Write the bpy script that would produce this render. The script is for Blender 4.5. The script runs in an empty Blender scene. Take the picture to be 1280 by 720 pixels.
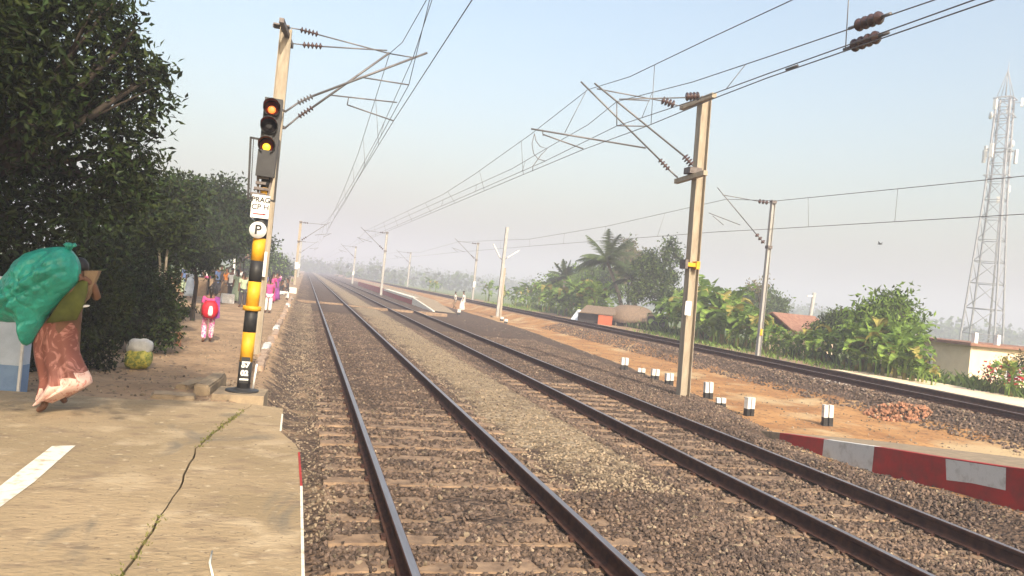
import bpy, math, random
import numpy as np
from mathutils import Vector, Matrix, noise

# ------------------------------------------------------------------ camera, world, sun, exposure
SC = bpy.context.scene
C = SC.collection
F = 950.0; ROLL = math.radians(5.7); PSI = math.atan(258.8 / 950.0); EYE = 2.02
cr, sr, cp, sp = math.cos(ROLL), math.sin(ROLL), math.cos(PSI), math.sin(PSI)
rgt = Vector((cp, -sp, 0)); fwd = Vector((sp, cp, 0)); upv = Vector((0, 0, 1))
cx = rgt * cr + upv * sr; cy = -rgt * sr + upv * cr; cz = -fwd
cam = bpy.data.cameras.new('camera'); cam.lens = F / 1280 * 36; cam.sensor_width = 36
cam.clip_start = 0.1; cam.clip_end = 6000
co = bpy.data.objects.new('camera', cam); C.objects.link(co)
m4 = Matrix((cx, cy, cz)).transposed().to_4x4(); m4.translation = Vector((0, 0, EYE))
co.matrix_world = m4
SC.camera = co

SUN_EL = math.radians(33); SUN_AZ = math.radians(177.2)   # compass style: clockwise from +Y; the sun is behind the viewer
W = bpy.data.worlds.new('World'); SC.world = W; W.use_nodes = True
nt = W.node_tree
sky = nt.nodes.new('ShaderNodeTexSky'); sky.sky_type = 'NISHITA'; sky.sun_disc = False
sky.sun_elevation = SUN_EL; sky.sun_rotation = SUN_AZ; sky.air_density = 1.6; sky.dust_density = 6.5; sky.ozone_density = 1.6
bg = nt.nodes['Background']; bg.inputs['Strength'].default_value = 0.15
nt.links.new(sky.outputs[0], bg.inputs['Color'])
sl = bpy.data.lights.new('sun', 'SUN'); sl.energy = 4.2; sl.angle = math.radians(0.6); sl.color = (1.0, 0.88, 0.70)
so = bpy.data.objects.new('sun', sl); C.objects.link(so)
sd = Vector((math.sin(SUN_AZ) * math.cos(SUN_EL), math.cos(SUN_AZ) * math.cos(SUN_EL), math.sin(SUN_EL)))
so.rotation_euler = sd.to_track_quat('Z', 'Y').to_euler()
SC.view_settings.view_transform = 'Standard'; SC.view_settings.look = 'None'
SC.view_settings.exposure = 0.95; SC.view_settings.gamma = 1
SC.cycles.max_bounces = 8; SC.cycles.diffuse_bounces = 3; SC.cycles.volume_bounces = 1; SC.cycles.transparent_max_bounces = 8
SC.cycles.use_denoising = True
HAZE = 0.0030

# ------------------------------------------------------------------ rays of the camera, used to read positions off at a known distance
def ray(x, y):
    dx, dy = x - 640, y - 360
    u = dx * cr + dy * sr; v = -dx * sr + dy * cr
    return Vector((F * sp + u * cp, F * cp - u * sp, -v)) / F
def atZ(x, y, z):
    r = ray(x, y); return Vector((0, 0, EYE)) + r * ((z - EYE) / r.z)
def atY(x, y, t):
    r = ray(x, y); return Vector((0, 0, EYE)) + r * (t / r.y)
def atX(x, y, X):
    r = ray(x, y); return Vector((0, 0, EYE)) + r * (X / r.x)
def atD(x, y, d): return Vector((0, 0, EYE)) + ray(x, y) * d

R0 = random.Random(7)
NP = np.random.default_rng(11)

# ------------------------------------------------------------------ materials
def mat(name, col, col2=None, rough=.8, scale=6, bump=0, bscale=None, metal=0, spec=.3, island=0, detail=6, lo=.35, hi=.65, trans=0, streak=None):
    m = bpy.data.materials.new(name); m.use_nodes = True
    n = m.node_tree.nodes; l = m.node_tree.links; b = n['Principled BSDF']
    b.inputs['Roughness'].default_value = rough; b.inputs['Metallic'].default_value = metal
    b.inputs['Specular IOR Level'].default_value = spec
    tc = n.new('ShaderNodeTexCoord')
    co_ = tc.outputs['Object']
    if streak:
        mp = n.new('ShaderNodeMapping'); mp.inputs['Scale'].default_value = streak; l.new(co_, mp.inputs[0]); co_ = mp.outputs[0]
    if col2 is None: col2 = tuple(c * .7 for c in col)
    nz = n.new('ShaderNodeTexNoise'); nz.inputs['Scale'].default_value = scale; nz.inputs['Detail'].default_value = detail
    nz.inputs['Roughness'].default_value = .65; l.new(co_, nz.inputs['Vector'])
    mr = n.new('ShaderNodeMapRange'); mr.inputs[1].default_value = lo; mr.inputs[2].default_value = hi; l.new(nz.outputs[0], mr.inputs[0])
    mx = n.new('ShaderNodeMix'); mx.data_type = 'RGBA'
    mx.inputs[6].default_value = (*col, 1); mx.inputs[7].default_value = (*col2, 1); l.new(mr.outputs[0], mx.inputs[0])
    out = mx.outputs[2]
    if island:
        g = n.new('ShaderNodeNewGeometry'); hs = n.new('ShaderNodeHueSaturation')
        m1 = n.new('ShaderNodeMapRange'); m1.inputs[3].default_value = 1 - island; m1.inputs[4].default_value = 1 + island
        l.new(g.outputs['Random Per Island'], m1.inputs[0]); l.new(m1.outputs[0], hs.inputs['Value'])
        l.new(out, hs.inputs['Color']); out = hs.outputs[0]
    l.new(out, b.inputs['Base Color'])
    if bump:
        nb = n.new('ShaderNodeTexNoise'); nb.inputs['Scale'].default_value = bscale or scale * 4; nb.inputs['Detail'].default_value = 5
        l.new(co_, nb.inputs['Vector'])
        bp = n.new('ShaderNodeBump'); bp.inputs['Strength'].default_value = .8; bp.inputs['Distance'].default_value = bump
        l.new(nb.outputs[0], bp.inputs['Height']); l.new(bp.outputs[0], b.inputs['Normal'])
    if trans:
        tr = n.new('ShaderNodeBsdfTranslucent'); ms = n.new('ShaderNodeMixShader'); ms.inputs[0].default_value = trans
        l.new(out, tr.inputs[0]); l.new(b.outputs[0], ms.inputs[1]); l.new(tr.outputs[0], ms.inputs[2])
        l.new(ms.outputs[0], n['Material Output'].inputs[0])
    return m
def glow(name, col, s):
    m = bpy.data.materials.new(name); m.use_nodes = True
    b = m.node_tree.nodes['Principled BSDF']; b.inputs['Base Color'].default_value = (*[c * .5 for c in col], 1)
    b.inputs['Emission Color'].default_value = (*col, 1); b.inputs['Emission Strength'].default_value = s
    return m
M = {}
M['rail'] = mat('rail_rust', (.085, .042, .030), (.040, .022, .020), rough=.85, scale=9, bump=.002, spec=.08)
M['railtop'] = mat('rail_polished', (.40, .37, .37), (.28, .25, .25), rough=.42, scale=3, metal=.9, streak=(8, .3, 8))
M['sleeper'] = mat('sleeper_dusty', (0.288, 0.200, 0.132), (0.136, 0.092, 0.064), rough=.95, scale=5, bump=.006, bscale=40)
M['stone'] = mat('ballast_stone', (0.136, 0.095, 0.071), (0.066, 0.048, 0.040), rough=.9, scale=1.6, island=.55)
M['stone2'] = mat('ballast_stone_pale', (0.246, 0.193, 0.135), (0.139, 0.111, 0.082), rough=.9, scale=1.6, island=.5)
M['conc'] = mat('platform_concrete', (.46, .36, .235), (.31, .235, .15), rough=.92, scale=1.3, bump=.004, bscale=38, lo=.3, hi=.7)
M['conc_old'] = mat('old_concrete', (0.312, 0.242, 0.160), (0.195, 0.152, 0.105), rough=.95, scale=5, bump=.008, bscale=22)
M['paint_w'] = mat('white_paint', (0.646, 0.620, 0.544), (0.408, 0.332, 0.230), rough=.75, scale=11, detail=10, lo=.52, hi=.66)
M['paint_r'] = mat('red_paint', (0.360, 0.027, 0.023), (0.180, 0.032, 0.027), rough=.75, scale=3.5, detail=9, lo=.4, hi=.7, bump=.004)
M['kerb_cream'] = mat('kerb_cream', (0.435, 0.323, 0.240), (0.270, 0.188, 0.135), rough=.9, scale=6, detail=9, bump=.006)
M['paint_gw'] = mat('weathered_white_paint', (0.561, 0.552, 0.535), (0.306, 0.281, 0.255), rough=.85, scale=5, detail=9, lo=.5, hi=.75, bump=.004)
M['mast'] = mat('mast_paint', (0.352, 0.308, 0.240), (0.208, 0.168, 0.128), rough=.75, scale=3, streak=(3, 3, .6), lo=.35, hi=.75, spec=.2)
M['mast_g'] = mat('mast_galvanised', (0.357, 0.357, 0.348), (0.238, 0.230, 0.221), rough=.6, scale=3, streak=(3, 3, .5))
M['steel'] = mat('dull_steel', (.16, .14, .135), (.09, .075, .07), rough=.6, scale=12, metal=.3)
M['steelw'] = mat('cable_metal', (.17, .165, .17), (.12, .115, .12), rough=.5, scale=3, metal=.4)
M['ins'] = mat('insulator_glaze', (.065, .035, .03), (.04, .022, .02), rough=.25, scale=4, spec=.6)
M['ins_g'] = mat('insulator_grey', (.10, .095, .10), (.06, .055, .06), rough=.4, scale=4)
M['black'] = mat('black_paint', (.018, .018, .02), (.03, .03, .03), rough=.5, scale=8)
M['yellow'] = mat('yellow_paint', (0.680, 0.357, 0.017), (0.527, 0.264, 0.017), rough=.5, scale=5)
M['white'] = mat('white_enamel', (0.722, 0.722, 0.714), (0.637, 0.629, 0.612), rough=.4, scale=10)
M['ink'] = mat('black_lettering', (.015, .015, .015), (.03, .03, .03), rough=.6)
M['redink'] = mat('red_lettering', (.55, .03, .03), (.4, .03, .03), rough=.6)
M['housing'] = mat('signal_housing', (.035, .036, .04), (.022, .022, .025), rough=.5, scale=8)
M['visor_in'] = mat('signal_visor_inside', (.16, .02, .012), (.10, .014, .01), rough=.5)
M['lamp_amber'] = glow('amber_lamp', (1.0, .21, .03), .75)
M['lamp_yellow'] = glow('yellow_lamp', (1.0, .66, .02), .8)
M['lens_off'] = mat('dark_lens', (.010, .010, .012), (.015, .014, .016), rough=.5, spec=.2)
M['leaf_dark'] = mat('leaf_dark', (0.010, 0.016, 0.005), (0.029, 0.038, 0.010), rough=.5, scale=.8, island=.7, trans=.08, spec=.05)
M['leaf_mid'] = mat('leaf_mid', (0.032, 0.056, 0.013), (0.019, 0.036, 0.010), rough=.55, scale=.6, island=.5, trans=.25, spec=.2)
M['leaf_green'] = mat('leaf_green', (0.100, 0.149, 0.034), (0.054, 0.090, 0.023), rough=.6, scale=.6, island=.5, trans=.35, spec=.2)
M['leaf_lite'] = mat('leaf_light', (0.198, 0.306, 0.045), (0.117, 0.198, 0.036), rough=.5, scale=.8, island=.4, trans=.4)
M['leaf_dry'] = mat('leaf_dry', (.20, .17, .09), (.12, .11, .06), rough=.8, scale=.8, island=.3, trans=.3)
M['banana'] = mat('banana_leaf', (0.234, 0.343, 0.059), (0.107, 0.189, 0.036), rough=.5, scale=1.5, island=.45, trans=.45, spec=.3)
M['banana_y'] = mat('banana_leaf_old', (.32, .27, .06), (.18, .17, .05), rough=.7, scale=2, island=.3, trans=.3)
M['palm'] = mat('palm_frond', (0.078, 0.110, 0.037), (0.046, 0.074, 0.028), rough=.5, scale=1, island=.3, trans=.25)
M['bark'] = mat('bark', (.050, .038, .028), (.026, .020, .015), rough=.95, scale=6, bump=.01, streak=(3, 3, .6))
M['bark_p'] = mat('pale_bark', (.30, .26, .20), (.16, .13, .10), rough=.9, scale=6, bump=.006, streak=(3, 3, .6))
M['grass'] = mat('grass_blade', (.13, .15, .03), (.20, .19, .06), rough=.7, scale=3, island=.3, trans=.3)
M['bag'] = mat('green_plastic', (0.020, 0.320, 0.245), (0.009, 0.200, 0.150), rough=.34, scale=5, spec=.4, bump=.03, bscale=13, detail=8)
M['saree'] = None
M['skin'] = mat('skin_brown', (.15, .075, .045), (.11, .055, .035), rough=.55, scale=5)
M['hair'] = mat('hair_black', (.012, .010, .010), (.02, .016, .015), rough=.45)
M['olive'] = mat('cloth_olive', (0.080, 0.092, 0.016), (0.052, 0.060, 0.012), rough=.85, scale=9)
M['card'] = mat('cardboard', (0.234, 0.163, 0.101), (0.169, 0.114, 0.072), rough=.9, scale=9)
M['redbag'] = mat('cloth_red', (0.468, 0.010, 0.025), (0.306, 0.009, 0.021), rough=.6, scale=9, bump=.005)
M['whitecloth'] = mat('cloth_white', (0.680, 0.671, 0.654), (0.527, 0.510, 0.493), rough=.85, scale=7)
M['pink'] = mat('cloth_pink', (0.527, 0.076, 0.221), (0.357, 0.043, 0.170), rough=.85, scale=9)
M['purple'] = mat('cloth_purple', (.22, .05, .24), (.14, .03, .16), rough=.85, scale=9)
M['blue'] = mat('cloth_blue', (.10, .16, .32), (.06, .10, .22), rough=.85, scale=9)
M['darkcloth'] = mat('cloth_dark', (.035, .032, .04), (.05, .045, .05), rough=.9, scale=9)
M['greencloth'] = mat('cloth_pale_green', (.36, .44, .30), (.26, .32, .22), rough=.9, scale=9)
M['orangecloth'] = mat('cloth_orange', (.62, .22, .04), (.48, .16, .03), rough=.9, scale=9)
M['thatch'] = mat('thatch', (0.255, 0.183, 0.128), (0.111, 0.081, 0.060), rough=1, scale=4, bump=.03, bscale=18, streak=(6, 6, 1))
M['tiles'] = mat('clay_roof', (0.27, 0.155, 0.11), (0.187, 0.085, 0.060), rough=.9, scale=4, bump=.02, bscale=14)
M['cream'] = mat('cream_plaster', (0.80, 0.65, 0.47), (0.70, 0.55, 0.38), rough=.9, scale=1.2)
M['orange'] = mat('orange_panel', (0.400, 0.096, 0.040), (0.288, 0.080, 0.040), rough=.7, scale=3)
M['dark'] = mat('dark_interior', (.03, .027, .03), (.045, .04, .04), rough=.95)
M['sheet'] = mat('blue_white_sheet', (.42, .48, .56), (.30, .35, .42), rough=.7, scale=3)
M['bluep'] = mat('blue_paint', (.17, .26, .40), (.12, .19, .32), rough=.7, scale=4)
M['brick'] = mat('broken_brick', (0.336, 0.152, 0.088), (0.208, 0.120, 0.072), rough=.95, scale=6, island=.35)
M['lime'] = mat('pale_lime', (0.416, 0.376, 0.336), (0.240, 0.208, 0.184), rough=1, scale=9, bump=.01)
M['sackw'] = mat('sack_white', (0.496, 0.496, 0.480), (0.360, 0.360, 0.352), rough=.6, scale=8, bump=.01, bscale=12)
M['sacky'] = mat('sack_yellow', (.38, .34, .06), (.13, .17, .04), rough=.5, scale=16, bump=.01, bscale=12, lo=.45, hi=.55)
M['tower'] = mat('tower_steel', (0.270, 0.279, 0.306), (0.216, 0.225, 0.252), rough=.5, scale=3)
M['redflower'] = mat('red_petal', (.50, .02, .03), (.35, .015, .02), rough=.6, island=.3, trans=.2)

# saree cloth: terracotta with pale flowing marks
def pattern_cloth(name, base, mark, scale, lo, hi, dist=1.5):
    m = bpy.data.materials.new(name); m.use_nodes = True; n = m.node_tree.nodes; l = m.node_tree.links; b = n['Principled BSDF']
    tc = n.new('ShaderNodeTexCoord'); w = n.new('ShaderNodeTexNoise'); w.inputs['Scale'].default_value = scale; w.inputs['Distortion'].default_value = dist
    mp = n.new('ShaderNodeMapping'); mp.inputs['Rotation'].default_value = (0, .5, 0); mp.inputs['Scale'].default_value = (1.6, 1, .9)
    l.new(tc.outputs['Object'], mp.inputs[0]); l.new(mp.outputs[0], w.inputs['Vector'])
    mr = n.new('ShaderNodeMapRange'); mr.inputs[1].default_value = lo; mr.inputs[2].default_value = hi; l.new(w.outputs[0], mr.inputs[0])
    mx = n.new('ShaderNodeMix'); mx.data_type = 'RGBA'; mx.inputs[6].default_value = (*base, 1); mx.inputs[7].default_value = (*mark, 1)
    l.new(mr.outputs[0], mx.inputs[0]); l.new(mx.outputs[2], b.inputs['Base Color']); b.inputs['Roughness'].default_value = .7
    return m
M['saree'] = pattern_cloth('cloth_terracotta', (.17, .052, .035), (.38, .17, .14), 5, .50, .66, 3.0)
M['border'] = pattern_cloth('cloth_pale_pink', (.62, .42, .36), (.48, .22, .18), 14, .56, .62)
M['printed'] = pattern_cloth('cloth_pink_print', (.55, .10, .28), (.72, .62, .62), 16, .48, .56)

# ------------------------------------------------------------------ mesh helpers
def link(o, parent=None):
    C.objects.link(o)
    if parent is not None: o.parent = parent
    return o
def tag(o, label=None, cat=None, group=None, kind=None):
    if label: o['label'] = label
    if cat: o['category'] = cat
    if group: o['group'] = group
    if kind: o['kind'] = kind
    return o
def empty(name, loc=(0, 0, 0), rz=0, label=None, cat=None, group=None):
    o = bpy.data.objects.new(name, None); C.objects.link(o); o.location = loc; o.rotation_euler = (0, 0, rz)
    return tag(o, label, cat, group)
class MB:
    def __init__(s): s.v = []; s.f = []; s.mi = []; s.m = []; s.sm = []
    def _m(s, k):
        if k not in s.m: s.m.append(k)
        return s.m.index(k)
    def add(s, vs, fs, k, smooth=False):
        o = len(s.v); s.v += [tuple(p) for p in vs]; i = s._m(k)
        for f_ in fs: s.f.append(tuple(o + a for a in f_)); s.mi.append(i); s.sm.append(smooth)
        return s
    def box(s, c, d, k, rz=0, mtx=None):
        x, y, z = [a / 2 for a in d]; P_ = [Vector(p) for p in [(-x,-y,-z),(x,-y,-z),(x,y,-z),(-x,y,-z),(-x,-y,z),(x,-y,z),(x,y,z),(-x,y,z)]]
        Rm = mtx if mtx is not None else Matrix.Rotation(rz, 3, 'Z')
        return s.add([Rm @ p + Vector(c) for p in P_], [(0,3,2,1),(4,5,6,7),(0,1,5,4),(1,2,6,5),(2,3,7,6),(3,0,4,7)], k)
    def bar(s, a, b, w, h, k):
        a = Vector(a); b = Vector(b); d = b - a; L = d.length
        q = d.to_track_quat('Z', 'Y').to_matrix()
        return s.box((a + b) / 2, (w, h, L), k, mtx=q)
    def tube(s, pts, r, k, n=8, cap=True, smooth=True, sx=1, sy=1):
        pts = [Vector(p) for p in pts]; N = len(pts)
        rs = r if isinstance(r, (list, tuple)) else [r] * N
        vs = []; ref = None
        for i, p in enumerate(pts):
            d = (pts[min(i + 1, N - 1)] - pts[max(i - 1, 0)]).normalized()
            if ref is None: ref = Vector((1, 0, 0)) if abs(d.x) < .9 else Vector((0, 1, 0))
            u = (ref - d * ref.dot(d)).normalized(); w = d.cross(u); ref = u
            for j in range(n):
                a = 2 * math.pi * j / n; vs.append(p + (u * math.cos(a) * sx + w * math.sin(a) * sy) * rs[i])
        fs = [(i*n+j, i*n+(j+1)%n, (i+1)*n+(j+1)%n, (i+1)*n+j) for i in range(N-1) for j in range(n)]
        if cap: fs += [tuple(reversed(range(n))), tuple((N-1)*n + j for j in range(n))]
        return s.add(vs, fs, k, smooth)
    def lathe(s, a, b, prof, k, n=12, smooth=True):
        """profile of (t along a-b, radius)"""
        a = Vector(a); b = Vector(b)
        pts = [a.lerp(b, t) for t, _ in prof]; d = (b - a).normalized()
        ref = Vector((1, 0, 0)) if abs(d.x) < .9 else Vector((0, 1, 0)); u = (ref - d * ref.dot(d)).normalized(); w = d.cross(u)
        vs = [p + (u * math.cos(2*math.pi*j/n) + w * math.sin(2*math.pi*j/n)) * r_ for p, (t, r_) in zip(pts, prof) for j in range(n)]
        N = len(prof)
        fs = [(i*n+j, i*n+(j+1)%n, (i+1)*n+(j+1)%n, (i+1)*n+j) for i in range(N-1) for j in range(n)]
        fs += [tuple(reversed(range(n))), tuple((N-1)*n + j for j in range(n))]
        return s.add(vs, fs, k, smooth)
    def rings(s, rings, k, cap=True, smooth=True, ks=None):
        n = len(rings[0]); N = len(rings); o = len(s.v); s.v += [tuple(p) for r_ in rings for p in r_]
        for i in range(N - 1):
            mi = s._m(ks[i] if ks else k)
            for j in range(n):
                s.f.append((o+i*n+j, o+i*n+(j+1)%n, o+(i+1)*n+(j+1)%n, o+(i+1)*n+j)); s.mi.append(mi); s.sm.append(smooth)
        if cap:
            s.f.append(tuple(o + j for j in reversed(range(n)))); s.mi.append(s._m(ks[0] if ks else k)); s.sm.append(False)
            s.f.append(tuple(o + (N-1)*n + j for j in range(n))); s.mi.append(s._m(ks[-1] if ks else k)); s.sm.append(False)
        return s
    def build(s, name, parent=None):
        me = bpy.data.meshes.new(name); me.from_pydata(s.v, [], s.f)
        for k in s.m: me.materials.append(M[k] if isinstance(k, str) else k)
        me.polygons.foreach_set('material_index', s.mi); me.polygons.foreach_set('use_smooth', s.sm); me.update()
        return link(bpy.data.objects.new(name, me), parent)
def fastmesh(name, V, Fc, mats, mi=None, parent=None, smooth=False):
    """V (n,3); Fc (m,k) constant-size faces"""
    me = bpy.data.meshes.new(name); V = np.asarray(V, np.float32); Fc = np.asarray(Fc, np.int32); k = Fc.shape[1]
    me.vertices.add(len(V)); me.vertices.foreach_set('co', V.ravel())
    me.loops.add(Fc.size); me.loops.foreach_set('vertex_index', Fc.ravel())
    me.polygons.add(len(Fc)); me.polygons.foreach_set('loop_start', np.arange(len(Fc), dtype=np.int32) * k)
    me.polygons.foreach_set('loop_total', np.full(len(Fc), k, np.int32))
    for m in mats: me.materials.append(M[m] if isinstance(m, str) else m)
    if mi is not None: me.polygons.foreach_set('material_index', np.asarray(mi, np.int32))
    me.polygons.foreach_set('use_smooth', np.full(len(Fc), smooth))
    me.update(calc_edges=True); me.validate()
    return link(bpy.data.objects.new(name, me), parent)

# ------------------------------------------------------------------ terrain
def ss(a, b, x):
    t = np.clip((x - a) / (b - a), 0, 1); return t * t * (3 - 2 * t)
def shoulder(Y):                       # where the ballast of the middle track ends and the dirt begins
    return np.interp(Y, [0, 12, 13.7, 18, 25, 44, 70], [8.7, 8.8, 9.5, 10.6, 11.6, 13.2, 13.6])
def ground(X, Y):
    X = np.asarray(X, float); Y = np.asarray(Y, float)
    zp = .25 - .27 * ss(10.6, 14.5, Y)
    # left path, then the little bank down to the first track
    z = zp.copy() * np.ones_like(X)
    edge = -.72 + .02 * np.sin(Y * 1.1)
    fl = -.30 + .12 * ss(13, 22, Y)
    z = z + (fl - z) * ss(edge, edge + .75, X)
    z = np.where(X > .05, fl + (-.21 - fl) * ss(.1, .5, X), z)            # first track bed -.21
    z = np.where(X > 3.0, -.21 + .035 * ss(3.0, 3.6, X) - .035 * ss(4.0, 4.6, X), z)
    z = np.where(X > 4.5, -.21 - .10 * ss(4.5, 5.1, X), z)          # second track bed -.31
    z = np.where((X > .3) & (X < 3.2), z + .05 * ss(12.5, 15, Y) * ss(.3, .6, X) * (1 - ss(2.9, 3.2, X)), z)
    z = np.where((X > 4.9) & (X < 7.7), z + .045 * ss(18, 23, Y) * ss(4.9, 5.2, X) * (1 - ss(7.4, 7.7, X)), z)
    s_ = shoulder(Y)
    z = np.where(X > 7.6, -.31 + .07 * ss(7.6, 8.2, X) * (1 - ss(14, 18, Y)) - .02, z)
    z = np.where((X > 7.9) & (X < 9.6) & (Y < 13), np.interp(Y, [0, 7.4, 8.6, 9.95, 11.1, 12.2, 13], [-.10, -.13, -.2, -.30, -.34, -.32, -.33]) * ss(8.0, 8.7, X) + z * (1 - ss(8.0, 8.7, X)), z)
    z = np.where((X > s_ - .7) & ~((X < 9.6) & (Y < 12.4)), z + (-.46 - z) * ss(s_ - .7, s_ + .35, X), z)
    z = np.where(X > 14.6, -.46 + .44 * ss(14.9, 16.8, X), z)       # third track's bank, bed at -.02
    z = np.where(X > 19.4, -.02 - .10 * ss(19.4, 20.6, X), z)
    z = np.where(X > 21.5, -.12 - .25 * ss(24.5, 26.5, X) - .9 * ss(27, 36, X), z)
    z = z + np.where(X > 21.5, -.10 * ss(150, 400, Y), 0)
    z = np.where(X < -8, z - .3 * ss(-8, -20, X), z)
    return z
def gz(x, y): return float(ground(np.array([x]), np.array([y]))[0])

def axis(segs):
    out = []
    for a, b, st in segs: out += list(np.arange(a, b - 1e-6, st))
    return np.array(out + [segs[-1][1]])
gx = axis([(-1500, -200, 130), (-200, -40, 16), (-40, -10, 2), (-10, -3, .5), (-3, 9.8, .14), (9.8, 27, .28), (27, 60, 3), (60, 200, 14), (200, 1500, 130)])
gy = axis([(-60, 0, 10), (0, 30, .25), (30, 80, 1), (80, 200, 6), (200, 1600, 70)])
XX, YY = np.meshgrid(gx, gy)
ZZ = ground(XX, YY)
near = np.exp(-np.maximum(YY, 0) / 60)
nzv = np.array([[noise.noise(Vector((x * 1.3, y * 1.3, 0))) if (-12 < x < 30 and 0 < y < 80 and not (-1.2 < x < .6 and y > 12)) else 0 for x in gx] for y in gy])
nzf = np.array([[noise.noise(Vector((x * 4.3, y * 4.3, 5))) if (((-3 < x < -1) or x > 8) and x < 24 and 0 < y < 30) else 0 for x in gx] for y in gy])
amp = np.where((XX > -1.1) & (XX < 8.0), .012, .040)
ZZ = ZZ + nzv * amp + nzf * amp * .4
V = np.stack([XX, YY, ZZ], -1).reshape(-1, 3)
nx_, ny_ = len(gx), len(gy)
ii = np.arange(nx_ * ny_).reshape(ny_, nx_)
Fg = np.stack([ii[:-1, :-1], ii[:-1, 1:], ii[1:, 1:], ii[1:, :-1]], -1).reshape(-1, 4)
# zone weights: R ballast, G orange dirt, B green, A pale inter-track fill; what is left is path dirt
wb = ((XX > .25) & (XX < shoulder(YY))).astype(float) * (1 - ss(shoulder(YY) - .35, shoulder(YY) + .15, XX)) * ss(.0, .75, XX + .12 * np.sin(YY * 2.3) + .08 * np.sin(YY * 5.1))
wb = np.maximum(wb, .62 * ss(-.75, -.35, XX) * (XX < 1.2))
wb = np.maximum(wb, ss(15.0 + 1.3 * ss(24, 45, YY), 16.0 + 1.0 * ss(24, 45, YY), XX) * (1 - ss(20.3, 21.4, XX)))
wo = ss(shoulder(YY) - .4, shoulder(YY) + .3, XX) * (1 - ss(15.3 + 1.3 * ss(24, 45, YY), 16.1 + 1.2 * ss(24, 45, YY), XX))
wg = np.clip(ss(24.3, 26, XX) + ss(-6, -10, XX) + ss(60, 160, YY) * ss(21, 24, XX), 0, 1)
wf = np.exp(-((XX - 3.95) / .95) ** 4) * ss(5.5, 11, YY + .5 * np.sin(XX * 4)) * .7
wf = np.maximum(wf, .30 * ss(10, 14, YY) * ((XX > 5.0) & (XX < 7.4)))
ZW = np.stack([wb, wo, wg, wf], -1).reshape(-1, 4)

def ground_material():
    m = bpy.data.materials.new('trackside_ground'); m.use_nodes = True; n = m.node_tree.nodes; l = m.node_tree.links; b = n['Principled BSDF']
    b.inputs['Roughness'].default_value = .95; b.inputs['Specular IOR Level'].default_value = .15
    tc = n.new('ShaderNodeTexCoord'); P_ = tc.outputs['Object']
    def noi(s, d=6, dist=0):
        a = n.new('ShaderNodeTexNoise'); a.inputs['Scale'].default_value = s; a.inputs['Detail'].default_value = d; a.inputs['Distortion'].default_value = dist; l.new(P_, a.inputs['Vector']); return a.outputs[0]
    def mr(x, a, b_, c=0, d=1):
        k = n.new('ShaderNodeMapRange'); k.inputs[1].default_value = a; k.inputs[2].default_value = b_; k.inputs[3].default_value = c; k.inputs[4].default_value = d; l.new(x, k.inputs[0]); return k.outputs[0]
    def mix(fac, a, b_, mode='MIX'):
        k = n.new('ShaderNodeMix'); k.data_type = 'RGBA'; k.blend_type = mode
        for sck, val in ((0, fac), (6, a), (7, b_)):
            if isinstance(val, tuple): k.inputs[sck].default_value = (*val, 1)
            elif isinstance(val, (int, float)): k.inputs[sck].default_value = val
            else: l.new(val, k.inputs[sck])
        return k.outputs[2]
    def math_(op, a, b_):
        k = n.new('ShaderNodeMath'); k.operation = op
        for i_, val in enumerate((a, b_)):
            if isinstance(val, (int, float)): k.inputs[i_].default_value = val
            else: l.new(val, k.inputs[i_])
        return k.outputs[0]
    at = n.new('ShaderNodeAttribute'); at.attribute_name = 'zone'
    sep = n.new('ShaderNodeSeparateColor'); l.new(at.outputs['Color'], sep.inputs[0])
    rag = math_('MULTIPLY', math_('SUBTRACT', noi(2.2, 8), .5), 1.1)
    def w(x): return mr(math_('ADD', x, rag), .38, .62)
    vo = n.new('ShaderNodeTexVoronoi'); vo.inputs['Scale'].default_value = 15; l.new(P_, vo.inputs['Vector'])
    vs = n.new('ShaderNodeSeparateColor'); l.new(vo.outputs['Color'], vs.inputs[0])
    big = noi(.35, 4)
    ball = mix(mr(vs.outputs[0], 0, 1), (.040, .029, .024), (0.136, 0.095, 0.071))
    ball = mix(mr(big, .4, .65), ball, mix(.5, ball, (0.102, 0.068, 0.048)))
    orange = mix(mr(noi(1.1, 8), .35, .65), (0.390, 0.215, 0.090), (0.257, 0.129, 0.056))
    orange = mix(mr(noi(7, 6), .56, .66), orange, (0.156, 0.094, 0.055))
    orange = mix(mr(noi(.5, 5), .52, .66), orange, (0.421, 0.312, 0.179))
    path = mix(mr(noi(.9, 8), .35, .65), (0.357, 0.246, 0.153), (0.238, 0.162, 0.102))
    path = mix(mr(noi(8, 7), .55, .68), path, (0.162, 0.115, 0.081))
    green = mix(mr(noi(.12, 7), .35, .65), (.075, .125, .028), (.15, .17, .06))
    fill = mix(mr(noi(22, 5), .4, .62), (0.315, 0.242, 0.149), (0.178, 0.132, 0.085))
    fill = mix(mr(vs.outputs[1], .72, .8), fill, (0.357, 0.289, 0.204))
    col = mix(w(sep.outputs[0]), path, ball)
    col = mix(w(sep.outputs[1]), col, orange)
    col = mix(w(sep.outputs[2]), col, green)
    col = mix(math_('MULTIPLY', w(at.outputs['Alpha']), .85), col, fill)
    l.new(col, b.inputs['Base Color'])
    hb = mr(vo.outputs['Distance'], 0, .6, 1, 0)
    h1 = math_('MULTIPLY', math_('MULTIPLY', hb, sep.outputs[0]), .035)
    h2 = math_('MULTIPLY', noi(14, 8), .03)
    bp = n.new('ShaderNodeBump'); bp.inputs['Strength'].default_value = 1; bp.inputs['Distance'].default_value = 1
    l.new(math_('ADD', h1, h2), bp.inputs['Height']); l.new(bp.outputs[0], b.inputs['Normal'])
    return m
M['ground'] = ground_material()
g = fastmesh('ground', V, Fg, ['ground'], smooth=True); tag(g, kind='structure')
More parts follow.
